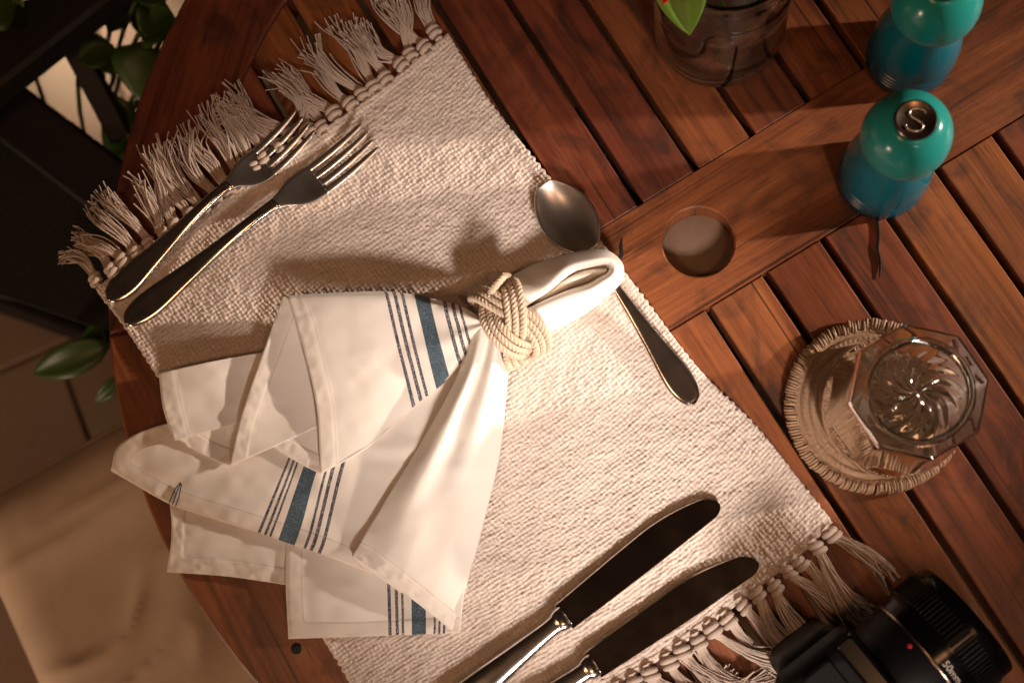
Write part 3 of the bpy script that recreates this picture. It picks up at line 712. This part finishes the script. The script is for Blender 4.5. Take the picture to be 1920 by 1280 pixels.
panel([[(660, 1041, 1.6), (675, 1015, 1.6), (728, 930, 1.5), (792, 828, 1.6), (858, 705, 1.9), (884, 615, 2.2)], [(700, 1078, 1.15), (710, 1040, 1.15), (760, 950, 1.1), (815, 850, 1.2), (875, 720, 1.5), (890, 625, 1.8)]], n=(10, 60), seed=31)
# the folded loop beyond the ring: a teardrop of cloth standing on edge
def ring_interp(pts, n):
    p = np.array(pts, float); m = len(p); p = np.concatenate([p[-2:], p, p[:3]])
    return catmull(p, np.linspace(2, m+2, n, endpoint=False), 0, np.arange(len(p)))
o_bot = [(940, 560), (985, 520), (1050, 488), (1098, 478), (1137, 480), (1160, 500), (1158, 522), (1142, 540), (1110, 568), (1072, 592), (1030, 612), (965, 640)]
o_mid = [(936, 545), (984, 506), (1052, 480), (1098, 470), (1139, 471), (1166, 494), (1166, 524), (1148, 545), (1116, 574), (1078, 597), (1036, 618), (958, 646)]
o_rim = [(962, 556), (1015, 533), (1060, 498), (1105, 484), (1142, 482), (1157, 500), (1154, 518), (1136, 532), (1108, 550), (1068, 566), (1024, 584), (970, 606)]
i_rim = [(985, 572), (1026, 544), (1070, 508), (1107, 496), (1138, 492), (1148, 503), (1142, 515), (1128, 524), (1104, 538), (1068, 548), (1022, 566), (990, 580)]
i_bot = [(990, 572), (1032, 546), (1074, 514), (1107, 504), (1130, 500), (1138, 506), (1134, 512), (1122, 518), (1100, 530), (1066, 542), (1024, 562), (995, 576)]
layers = [(o_bot, .5), (o_mid, 1.7), (o_rim, 3.2), (i_rim, 3.1), (i_bot, .9)]
Cc = np.array([[(*p, z*.01) for p, z in zip(ring_interp(l, 90), [zz0]*90)] for l, zz0 in layers])
Gl = catmull(Cc, 26, 0)
Gl[..., 2] += .0016*vnoise(Gl[..., 0]/45., Gl[..., 1]/30., 41)
Wl = Pn(Gl)
build('loop', Wl.reshape(-1, 3), grid_faces(26, 90, closed_v=True), M['napkin'], nap, uv=np.full((26*90, 2), (40., 9.)), solid=.001)
panel([[(1000, 568, 1.6), (1060, 520, 1.2), (1100, 500, 1.2), (1140, 500, 1.3)], [(1000, 570, 2.0), (1056, 530, 2.5), (1096, 514, 2.6), (1138, 506, 2.2)], [(1002, 572, 1.6), (1055, 540, 2.2), (1095, 523, 2.2), (1135, 511, 1.8)], [(1004, 574, 1.4), (1055, 550, 1.0), (1098, 532, 1.0), (1130, 516, 1.2)]], n=(30, 40), seed=43, name='inner_fold', wr=.0004)

# ------------------------------------------------------------------ rope napkin ring (three-ply turk's head)
rc = P(958, 602, .024); ringo = thing('napkin_ring', P(958, 602, .004), 'knotted cream rope ring around the neck of the striped napkin', 'napkin ring')
ax_ = np.array(P(1058, 544, .024)-P(858, 660, .024)); ax_ /= np.linalg.norm(ax_); bx_ = np.array([ax_[1], -ax_[0], 0]); uz = np.array([0, 0, 1.])
RH, RV, WW, B_, L_ = .0212, .0175, .0108, 4, 3
s_ = np.linspace(0, 2*math.pi*L_, 900, endpoint=False)
lat = WW*np.sin(B_*s_/L_+.6); hgt = .0030*np.sin(2*B_*s_/L_+1.2); dlat = WW*B_/L_*np.cos(B_*s_/L_+.6)
for ply in (-1, 0, 1):
    slope = dlat/((RH+RV)/2); nrm_ = np.sqrt(1+slope**2)
    dl = ply*.0043/nrm_; dphi = -ply*.0043*slope/nrm_/((RH+RV)/2)
    ph = s_+dphi; la = lat+dl
    ctr = np.array(rc)+la[:, None]*ax_+((RH+hgt+.0028)*np.cos(ph))[:, None]*bx_+((RV+hgt+.0028)*np.sin(ph))[:, None]*uz
    tng = np.roll(ctr, -1, 0)-np.roll(ctr, 1, 0); tng /= np.linalg.norm(tng, axis=1)[:, None]
    rad_ = np.cos(ph)[:, None]*bx_+np.sin(ph)[:, None]*uz; rad_ -= tng*(rad_*tng).sum(1)[:, None]; rad_ /= np.linalg.norm(rad_, axis=1)[:, None]; sd = np.cross(tng, rad_)
    mb = MB(); dist = np.concatenate([[0], np.cumsum(np.linalg.norm(np.diff(ctr, axis=0), axis=1))])
    tot = dist[-1]+np.linalg.norm(ctr[0]-ctr[-1]); turns = round(tot/.0085)
    for q in range(3):
        an = 2*math.pi*(turns*dist/tot+q/3.)
        pc = ctr+.00115*(np.cos(an)[:, None]*rad_+np.sin(an)[:, None]*sd)
        a_ = np.linspace(0, 2*math.pi, 6, endpoint=False)
        t2 = np.roll(pc, -1, 0)-np.roll(pc, 1, 0); t2 /= np.linalg.norm(t2, axis=1)[:, None]; n2 = rad_-t2*(rad_*t2).sum(1)[:, None]; n2 /= np.linalg.norm(n2, axis=1)[:, None]; b2 = np.cross(t2, n2)
        V = pc[:, None]+.00122*(np.cos(a_)[None, :, None]*n2[:, None]+np.sin(a_)[None, :, None]*b2[:, None])
        mb.add(V.reshape(-1, 3), grid_faces(len(pc), 6, closed_u=True, closed_v=True))
    mb.build('rope_strand', M['rope'], ringo)
# loose rope end standing up at the top of the ring
pts = [P(915, 556, .036), P(922, 544, .043), P(932, 532, .046), P(946, 517, .044)]
pts = catmull(np.array([tuple(p) for p in pts]), 24); t, N1, B1 = frames(pts); mb = MB()
for q in range(3):
    an = np.linspace(0, 2*math.pi*3, 24)+q*2.094
    V, F = tube(pts+.00125*(np.cos(an)[:, None]*N1+np.sin(an)[:, None]*B1), .00135, 6); mb.add(V, F)
mb.build('rope_end', M['rope'], ringo)

# ------------------------------------------------------------------ cutlery
def along(p_end, p_tip, z=.004):
    A, B = P(*p_end, z), P(*p_tip, z); t = (B-A); L = t.length; t.normalize(); s = Vector((-t.y, t.x, 0)); return A, t, s, L
def loft(sections, A, t, s):
    """sections: (x, half width, z, thickness, dish) ; cross sections of 12 points"""
    V = []; nseg = 14
    for x, hw_, z, th_, dish in sections:
        for k in range(nseg):
            a_ = 2*math.pi*k/nseg; c, q = math.cos(a_), math.sin(a_)
            yy = hw_*np.sign(c)*abs(c)**.75; zt_ = th_/2*np.sign(q)*abs(q)**.8+dish*(yy/max(hw_, 1e-6))**2
            V.append(A+t*x+s*yy+Vector((0, 0, z+zt_)))
    n = len(sections); F = grid_faces(n, nseg, closed_v=True).tolist()+[list(range(nseg))[::-1], [(n-1)*nseg+k for k in range(nseg)]]
    return V, F
def smooth_sections(ctrl, n):
    c = np.array(ctrl, float); return catmull(c, np.linspace(c[0, 0], c[-1, 0], n), 0, c[:, 0])
def fork(name, p_end, p_tip, label):
    A, t, s, L = along(p_end, p_tip); o = thing(name, A, label, 'fork', 'forks on the placemat')
    k = L
    hd = smooth_sections([(0, .0005, .0022, .0022, 0), (.012*k, .0052, .0022, .0026, .0002), (.05*k, .0085, .0024, .0028, .0004), (.12*k, .0095, .0030, .0028, .0005), (.25*k, .0072, .0062, .0030, .0002), (.42*k, .0048, .0112, .0036, 0), (.56*k, .0038, .0140, .0040, 0), (.63*k, .0043, .0130, .0036, 0)], 60)
    V, F = loft(hd, A, t, s); build('handle', V, F, M['steel'], o)
    he = smooth_sections([(.615*k, .0041, .0134, .0036, 0), (.65*k, .0062, .0112, .0026, .0004), (.69*k, .0104, .0070, .0022, .0012), (.73*k, .0122, .0035, .0020, .0018), (.765*k, .0124, .0020, .0020, .0018), (.785*k, .0122, .0016, .0020, .0017)], 34)
    V, F = loft(he, A, t, s); build('head', V, F, M['fork_steel'], o)
    for q in range(4):
        y = (q-1.5)*.0066
        ti = smooth_sections([(.775*k, .0026, .0022, .0019, 0), (.82*k, .0025, .0020, .0020, 0), (.90*k, .0023, .0038, .0020, 0), (.97*k, .0017, .0075, .0016, 0), (1.0*k-abs(q-1.5)*.0008, .0005, .0098, .0008, 0)], 22)
        V, F = loft(ti, A+s*y+Vector((0, 0, .0018*(y/.0124)**2)), t, s); build('tine', V, F, M['fork_steel'], o)
    return o
fork('salad_fork', (204, 562), (583, 233), 'shorter steel fork lying along the fringe, its tines over the knots')
fork('dinner_fork', (237, 606), (703, 262), 'longer steel fork lying whole on the woven cloth beside the shorter one')
# spoon
A, t, s, L = along((1303, 757), (1020, 350)); sp_o = thing('dessert_spoon', A, 'steel spoon lying on the placemat under the napkin loop', 'spoon')
k = L
hd = smooth_sections([(0, .0008, .0020, .0022, 0), (.012*k, .0050, .0020, .0026, .0002), (.06*k, .0084, .0024, .0026, .0004), (.13*k, .0090, .0030, .0028, .0004), (.28*k, .0060, .0048, .0030, .0002), (.45*k, .0036, .0075, .0036, 0), (.60*k, .0026, .0105, .0038, 0), (.69*k, .0034, .0120, .0034, 0)], 60)
V, F = loft(hd, A, t, s); build('handle', V, F, M['steel'], sp_o)
nu_, nv_ = 44, 25; x0, x1 = .675*k, k; V = []
for i in range(nu_):
    f = i/(nu_-1); x = x0+(x1-x0)*f
    hw_ = .0182*(math.sin(math.pi*(.04+.93*f))**.58)*(1-.06*f)
    for j in range(nv_):
        g = j/(nv_-1)*2-1; rim = .0115+.0035*math.cos(math.pi*f); dep = .0088*math.sin(math.pi*min(1, f*1.0))**.8
        V.append(A+t*x+s*(hw_*g)+Vector((0, 0, rim-dep*(1-abs(g)**2.2))))
build('bowl', V, grid_faces(nu_, nv_), M['worn_steel'], sp_o, solid=.0014)
# knives
def knife(p_tip, p_dir, label):
    A, t, s, L0 = along(p_dir, p_tip, .005); L = .232; Bp = A+t*L0     # tip; work from tip backwards
    o = thing('table_knife', Bp-t*L, label, 'knife', 'knives on the placemat')
    z0 = .0012
    # blade plan: upper back edge (+s) belly curved to the tip, lower edge straight
    Lb = .1175; xs = np.sin(np.linspace(0, math.pi/2, 60))**.9; V = []
    for f in xs:
        x = L-Lb*(1-f)
        up_ = .0092+.0012*math.sin(min(f/.7, 1)*math.pi*.5)
        if f > .55: up_ -= .0098*((f-.55)/.45)**2.1
        lo_ = -.0088-.0022*math.sin(min(f/.8, 1)*math.pi*.5)
        if f > .93: u_ = (f-.93)/.07; hm = (up_-lo_)*math.sqrt(max(.0004, 1-u_*u_)); cm_ = up_*.45+lo_*.55; up_, lo_ = cm_+hm*.55, cm_-hm*.45
        th_ = .0019; c = (up_+lo_)/2; h = (up_-lo_)/2
        for yy, zz1 in ((up_, z0+th_*.6), (up_-h*.06, z0+th_), (c, z0+th_*1.0), (lo_+h*.03, z0+th_*1.0), (lo_, z0+.0009), (c, z0)):
            V.append(Bp-t*L+t*x+s*yy+Vector((0, 0, zz1+.004*(1-f)*.6)))
    n = len(xs); F = grid_faces(n, 6, closed_v=True).tolist()+[list(range(6))[::-1], [(n-1)*6+k for k in range(6)]]
    build('blade', V, F, M['blade_steel'], o, smooth=False)
    A2 = Bp-t*L
    hd = smooth_sections([(0, .0030, .0050, .0050, 0), (.004, .0080, .0052, .0080, 0), (.02, .0100, .0055, .0098, 0), (.05, .0092, .0055, .0092, 0), (.085, .0066, .0052, .0078, 0), (.103, .0056, .0050, .0072, 0), (L-Lb-.0045, .0060, .0050, .0070, 0)], 50)
    V, F = loft(hd, A2, t, s); build('handle', V, F, M['steel'], o)
    bo = smooth_sections([(L-Lb-.0058, .0062, .0050, .0072, 0), (L-Lb-.004, .0070, .0050, .0076, 0), (L-Lb-.001, .0074, .0048, .0070, 0), (L-Lb+.0016, .0074, .0044, .0048, 0)], 14)
    V, F = loft(bo, A2, t, s); build('bolster', V, F, M['steel'], o)
knife((1337, 930), (1056, 1158), 'steel table knife farther from the fringe, blade wholly on the woven cloth')
knife((1410, 1038), (1106, 1250), 'steel table knife nearer the knotted fringe, next to the camera')

# ------------------------------------------------------------------ teal pepper and salt mills
def mill(name, px, label, letter, rot):
    c = P(*px); o = thing(name, c, label, 'mill')
    cm = .01
    body = [(0, .05), (2.45, .05), (2.62, .12), (2.72, .35), (2.72, .75)]
    for k in range(4):
        z = .85+k*.42; body += [(2.73, z), (2.73, z+.22), (2.60, z+.28), (2.60, z+.36)]
    body += [(2.72, 2.55), (2.70, 3.0), (2.58, 3.9), (2.36, 4.9), (2.12, 5.7), (1.98, 6.3), (1.96, 6.7), (1.92, 6.9), (1.6, 6.95), (0, 6.95)]
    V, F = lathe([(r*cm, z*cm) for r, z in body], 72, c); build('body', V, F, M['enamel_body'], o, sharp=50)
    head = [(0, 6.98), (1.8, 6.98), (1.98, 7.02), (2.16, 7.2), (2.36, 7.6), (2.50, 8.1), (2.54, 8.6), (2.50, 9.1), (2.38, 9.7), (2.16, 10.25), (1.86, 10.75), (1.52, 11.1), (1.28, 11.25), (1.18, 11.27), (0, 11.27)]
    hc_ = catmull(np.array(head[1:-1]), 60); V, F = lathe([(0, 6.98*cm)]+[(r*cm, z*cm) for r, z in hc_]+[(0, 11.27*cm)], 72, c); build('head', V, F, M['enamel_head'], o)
    cap = [(0, 11.27), (1.14, 11.27), (1.16, 11.36), (1.10, 11.44), (1.02, 11.44), (.98, 11.41), (0, 11.41)]
    V, F = lathe([(r*cm, z*cm) for r, z in cap], 48, c); cp = build('cap', V, F, M['satin_steel'], o, sharp=40)
    if letter:
        sp_ = [(.0046, .0042), (.0030, .0060), (.0000, .0065), (-.0034, .0052), (-.0040, .0028), (-.0022, .0010), (.0006, .0000), (.0030, -.0012), (.0044, -.0032), (.0032, -.0056), (.0, -.0066), (-.0032, -.0060), (-.0048, -.0042)]
        ca, sa = math.cos(rot), math.sin(rot); pts = catmull(np.array(sp_), 60)*1.0
        W = np.stack([c.x+pts[:, 0]*ca-pts[:, 1]*sa, c.y+pts[:, 0]*sa+pts[:, 1]*ca, np.full(60, c.z+11.41*cm)], 1)
        V, F = tube(W, .00070, 8); build('embossed_letter', V, F, M['fork_steel'], cp)
mill('salt_mill', (1650, 336), 'teal enamel salt mill whose steel cap is stamped with an S', 'S', -.22)
mill('pepper_mill', (1702, 110), 'teal enamel pepper mill standing behind the one stamped S, beside the vase', None, 0)

# ------------------------------------------------------------------ upturned tumbler on a woven coaster
cc = P(1637, 762); coas = thing('coaster', cc, 'round woven rattan coaster under the upturned glass', 'coaster')
RC = .0540
prof = []
for k in range(61):
    r = .0502*k/60; prof.append((r, .0050))
def fr(k, R, Z, ph):
    r = R[0]; coil = abs(math.sin(math.pi*r/.0050)); fine = .0004*np.sin(ph*(90+int(r*3000)))*min(1, r/.01)
    return R, Z-.0020+.0024*coil**.6+fine*coil
V, F = lathe(prof, 300, cc, fr); nV = len(V)
Vb, Fb = lathe([(0, .0008), (.0502, .0008)], 300, cc)
build('woven_disc', np.concatenate([V, Vb]), np.concatenate([F, Fb[:, ::-1]+nV]), M['rattan'], coas)
mb = MB(); nw = 176
for k in range(nw):          # wraps of cane around the rim coil
    p0 = 2*math.pi*k/nw; th = np.linspace(0, 2*math.pi, 11, endpoint=False)
    dr = random.gauss(0, .00035); sk = .028+random.gauss(0, .006)
    rr_ = .0508+dr+.0030*np.cos(th); zz_ = .0040+.0030*np.sin(th)+random.gauss(0, .0002); pp_ = p0+sk*np.sin(th*.5+.3)
    pts = np.stack([cc.x+rr_*np.cos(pp_), cc.y+rr_*np.sin(pp_), cc.z+zz_], 1)
    pts = np.concatenate([pts, pts[:1]]); V, F = tube(pts, random.uniform(.0008, .0012), 5, cap=False); mb.add(V, F)
mb.build('rim', M['rattan'], coas)

gc = P(1672, 764, .0075); gl = thing('tumbler', gc, 'thick clear octagonal tumbler standing upside down on the woven coaster', 'glass')
SEG = 160; HT = .084; rotg = math.radians(9)
def oct_r(ap, ph): return ap/np.cos(((ph-rotg) % (math.pi/4))-math.pi/8)
def mixr(r_c, ap, f, ph):
    o_ = np.minimum(oct_r(ap, ph), ap*1.075); return r_c*(1-f)+o_*f
# (circular radius, octagon apothem, blend, height)
outer_p = [(.0405, 0, 0, .0006), (.0418, 0, 0, .0), (.0428, 0, 0, .0008), (.0430, 0, 0, .003), (.0428, .0415, .0, .010), (.0424, .0404, .3, .0135), (.0420, .0398, .9, .0165), (.0412, .0391, 1, .022), (.0400, .0380, 1, .036), (.0388, .0370, 1, .052), (.0376, .0361, 1, .068), (.0370, .0356, 1, .079), (.0368, .0353, 1, .0822), (.0364, .0347, 1, .0836), (.0350, .0335, 1, .0842),
           (.0300, .0300, .3, .0842), (.0296, 0, 0, .0844), (.0288, 0, 0, .0851), (.0280, 0, 0, .0853), (.0273, 0, 0, .0849), (.0269, 0, 0, .0840), (.0266, 0, 0, .0826), (.0264, 0, 0, .0806), (.0258, 0, 0, .0800)]
swirl_r = np.linspace(.0250, .0004, 22)
inner_p = [(.0004, .0620), (.010, .0622), (.017, .0618), (.0215, .0605), (.0245, .0580), (.0262, .054), (.0290, .040), (.0325, .024), (.0355, .012), (.0375, .004), (.0388, .0010)]
ph = np.linspace(0, 2*math.pi, SEG, endpoint=False); rows = []
for rc_, ap, f, z in outer_p:
    R = mixr(rc_, ap, f, ph) if f > 0 else np.full(SEG, rc_); rows.append((R, np.full(SEG, z)))
for r in swirl_r:
    amp = .0011*math.sin(math.pi*min(1, r/.0255))**.7; rows.append((np.full(SEG, r), .0800-.0006*(1-r/.025)+amp*np.abs(np.sin(7*ph+r*300))))
for r, z in inner_p: rows.append((np.full(SEG, r), np.full(SEG, z)))
V = np.zeros((len(rows), SEG, 3))
for k, (R, Z) in enumerate(rows): V[k, :, 0] = gc.x+R*np.cos(ph); V[k, :, 1] = gc.y+R*np.sin(ph); V[k, :, 2] = gc.z+Z
nr = len(rows); io = len(outer_p)+len(swirl_r)
F = np.concatenate([grid_faces(io, SEG, closed_v=True), grid_faces(nr-io, SEG, closed_v=True, off=io*SEG)]).tolist()
F += [[(io-1)*SEG+k for k in range(SEG)], [io*SEG+k for k in range(SEG)][::-1]]
F += [[(nr-1)*SEG+k, (nr-1)*SEG+(k+1) % SEG, (k+1) % SEG, k] for k in range(SEG)]
build('glass_wall', V.reshape(-1, 3), F, M['glass'], gl, sharp=24)

# ------------------------------------------------------------------ glass vase with water and a red flower
vc = P(1346, 64); vase = thing('vase', vc, 'round clear glass vase half full of water holding a red flower', 'vase')
po_ = [(0, .0005), (.026, .0005), (.034, .0020), (.0385, .0060), (.0412, .0140), (.0422, .030), (.0422, .07), (.0415, .105), (.0400, .122), (.0408, .130)]
pi_ = [(.0388, .130), (.0382, .122), (.0397, .105), (.0402, .07), (.0402, .030), (.0390, .0150), (.0360, .0090), (.030, .0065), (0, .0060)]
po_ = [tuple(x) for x in catmull(np.array(po_), 46)]; pi_ = [tuple(x) for x in catmull(np.array(pi_), 46)]
def ripples(k, R, Z, ph): return R+.00025*np.sin(Z[0]*700+np.sin(ph*2)*1.5)*(R[0] > .03), Z
V, F = lathe([(max(r, 0), z) for r, z in po_+pi_], 96, vc, ripples); build('glass_wall', V, F, M['vase_glass'], vase)
wi = [(r*1.002, z-.00005) for r, z in pi_[::-1] if z < .082]; wr_ = wi[-1][0]
V, F = lathe([(max(r, 0), z) for r, z in wi]+[(wr_*.97, .0815), (0, .0815)], 96, vc); build('water', V, F, M['water'], vase)
fl = thing('red_flower', vc+Vector((0, 0, .008)), 'red flower with bright green leaf standing in the glass vase', 'flower')
st_pts = [vc+Vector((.004, -.004, .008)), vc+Vector((-.004, .004, .07)), vc+Vector((-.014, .01, .12)), P(1262, -60, .155)]
V, F = tube(catmull(np.array([tuple(p) for p in st_pts]), 20), .0018, 8); build('stem', V, F, M['stem'], fl)
leaf(P(1268, -85, .135), P(1293, 66, .120), .030, M['leaf_bright'], 'leaf', fl, .12, .15)
for a_ in range(7):
    t_ = a_/7*6.283; b0 = P(1262, -60, .155); leaf(b0, b0+Vector((math.cos(t_)*.024, math.sin(t_)*.024, .006)), .015, M['petal'], 'petal', fl, .2, 0)

# ------------------------------------------------------------------ black camera with 50 mm lens
zl = .0380; Fc = P(1813, 1158, zl); Bk = P(1813-234, 1158+186, zl); axd = (Fc-Bk).normalized(); lt = Vector((axd.y, -axd.x, 0)); up = Vector((0, 0, 1))
camo = thing('photo_camera', (Fc-axd*.085)-Vector((0, 0, zl)), 'black interchangeable lens camera with a 50mm lens, beside the mat fringe', 'camera')
def lensring(prof, mat, name, parent, seg=72):
    """prof: (distance behind the front, radius)"""
    V = []
    for d, r in prof:
        for k in range(seg):
            a_ = 2*math.pi*k/seg; V.append(Fc-axd*d+lt*(r*math.cos(a_))+up*(r*math.sin(a_)))
    return build(name, V, grid_faces(len(prof), seg, closed_v=True), mat, parent, sharp=35)
lens = lensring([(.0012, .0300), (0, .0335), (0, .0350), (.0012, .0358), (.006, .0360), (.0062, .0355), (.0072, .0355), (.0074, .0360), (.024, .0360), (.0245, .0352), (.0255, .0352), (.026, .0358), (.0335, .0356), (.0345, .0345), (.0345, .033)], M['gloss'], 'lens', camo)
lensring([(.0340, .0352), (.0345, .0350), (.0352, .0350), (.0356, .0340)], M['satin_steel'], 'trim_ring', lens)
lensring([(.0350, .0335), (.036, .0338), (.050, .0332), (.056, .0325), (.058, .0318), (.062, .0318)], M['black'], 'rear_barrel', lens)
mbk = MB()
for k in range(84):
    a_ = 2*math.pi*k/84; cdir = lt*math.cos(a_)+up*math.sin(a_); td = -lt*math.sin(a_)+up*math.cos(a_)
    p = [Fc-axd*d+cdir*.0359+td*w_ for d in (.0085, .0225) for w_ in (-.0008, .0008)]+[Fc-axd*d+cdir*.0368+td*w_ for d in (.0090, .022) for w_ in (-.0004, .0004)]
    mbk.add([tuple(v) for v in p], [[4, 5, 7, 6], [0, 1, 5, 4], [2, 6, 7, 3], [0, 4, 6, 2], [1, 3, 7, 5]])
mbk.build('focus_ring', M['black'], lens, smooth=False)
V = []
for r in (.0300, .022, .012, .0005):
    for k in range(48): a_ = 2*math.pi*k/48; V.append(Fc-axd*(.006-.004*(1-(r/.03)**2))+lt*(r*math.cos(a_))+up*(r*math.sin(a_)))
build('front_glass', V, grid_faces(4, 48, closed_v=True), M['gloss'], lens)
def on_lens(d, ang, r): return Fc-axd*d+(lt*math.cos(ang)+up*math.sin(ang))*r
def letters(txt, size, d, ang, r, flip=1):
    V, F = text_mesh(txt, size, .00005); W = []
    for x, y, z in V:
        a_ = ang-x/r*flip; W.append(on_lens(d-y*flip, a_, r+.0003+z))
    return build('lettering', W, F, M['print'], lens, smooth=False)
letters('50mm', .0058, .0300, math.radians(72), .0358)
def dot(d, ang, r, name):
    V = []; c = on_lens(d, ang, r+.0002); cd = (lt*math.cos(ang)+up*math.sin(ang)); td = -lt*math.sin(ang)+up*math.cos(ang)
    for k in range(14): a_ = 2*math.pi*k/14; V.append(c+axd*(.0014*math.cos(a_))+td*(.0014*math.sin(a_)))
    V.append(c+cd*.0005); build(name, V, [[k, (k+1) % 14, 14] for k in range(14)], M['red_dot'], lens)
dot(.0385, math.radians(112), .0337, 'mount_mark')
dot(.0600, math.radians(118), .0322, 'mount_mark')
def rbox(name, d0, d1, l0, l1, z0, z1, r, mat, parent, taper=0):
    """rounded box in the camera's own frame: d behind the front, l sideways, z above the table"""
    seg = 5; V = []; rings = [(z0, r*.5), (z0+r*.4, 0), (z1-r, 0)]+[(z1-r+r*math.sin(a_), r*(1-math.cos(a_))) for a_ in np.linspace(.25, math.pi/2, 5)]
    for z, ins in rings:
        tp = taper*(z-z0)/(z1-z0); D0, D1, L0, L1 = d0+ins+tp, d1-ins-tp, l0+ins+tp, l1-ins-tp
        for cx_, cy_, a0 in ((D1-r, L1-r, 0), (D0+r, L1-r, 90), (D0+r, L0+r, 180), (D1-r, L0+r, 270)):
            for q in range(seg): a_ = math.radians(a0+90*q/(seg-1)); p = Fc-axd*(cx_+r*math.cos(a_))+lt*(cy_+r*math.sin(a_)); V.append(Vector((p.x, p.y, T+z)))
    m_ = 4*seg; n = len(rings)
    return build(name, V, grid_faces(n, m_, closed_v=True).tolist()+[list(range(m_)), [(n-1)*m_+k for k in range(m_)]], mat, parent, sharp=40)
body = rbox('body', .0625, .104, -.050, .082, .001, .070, .010, M['black'], camo)
rbox('grip', .052, .064, .045, .082, .002, .066, .006, M['black'], camo)
hump = rbox('prism_hump', .056, .112, -.046, .010, .0695, .086, .008, M['black'], camo, .006)
rbox('hot_shoe', .078, .096, -.036, -.016, .0855, .0875, .0012, M['black'], hump)
rbox('flash_cover', .060, .072, -.040, .002, .0855, .0868, .002, M['gloss'], hump)
V = []
dl_ = Fc-axd*.085+lt*.055; V, F = lathe([(0, .0), (.0095, 0), (.0098, .001), (.0098, .008), (.0088, .009), (0, .009)], 32, (dl_.x, dl_.y, T+.070)); build('mode_dial', V, F, M['black'], camo, sharp=40)

# a dry twig fallen beside the salt mill
V, F = tube(catmull(np.array([tuple(P(x, y, .0010)) for x, y in ((1645, 412), (1648, 440), (1646, 468), (1651, 492), (1649, 522))]), 16), [.0009]*12+[.0008, .0007, .0005, .0003], 6)
tw = build('dry_twig', V, F, M['crack'], None, origin=P(1648, 470, 0)); tag(tw, 'thin blackish dry twig lying on the slats below the salt mill', 'twig')
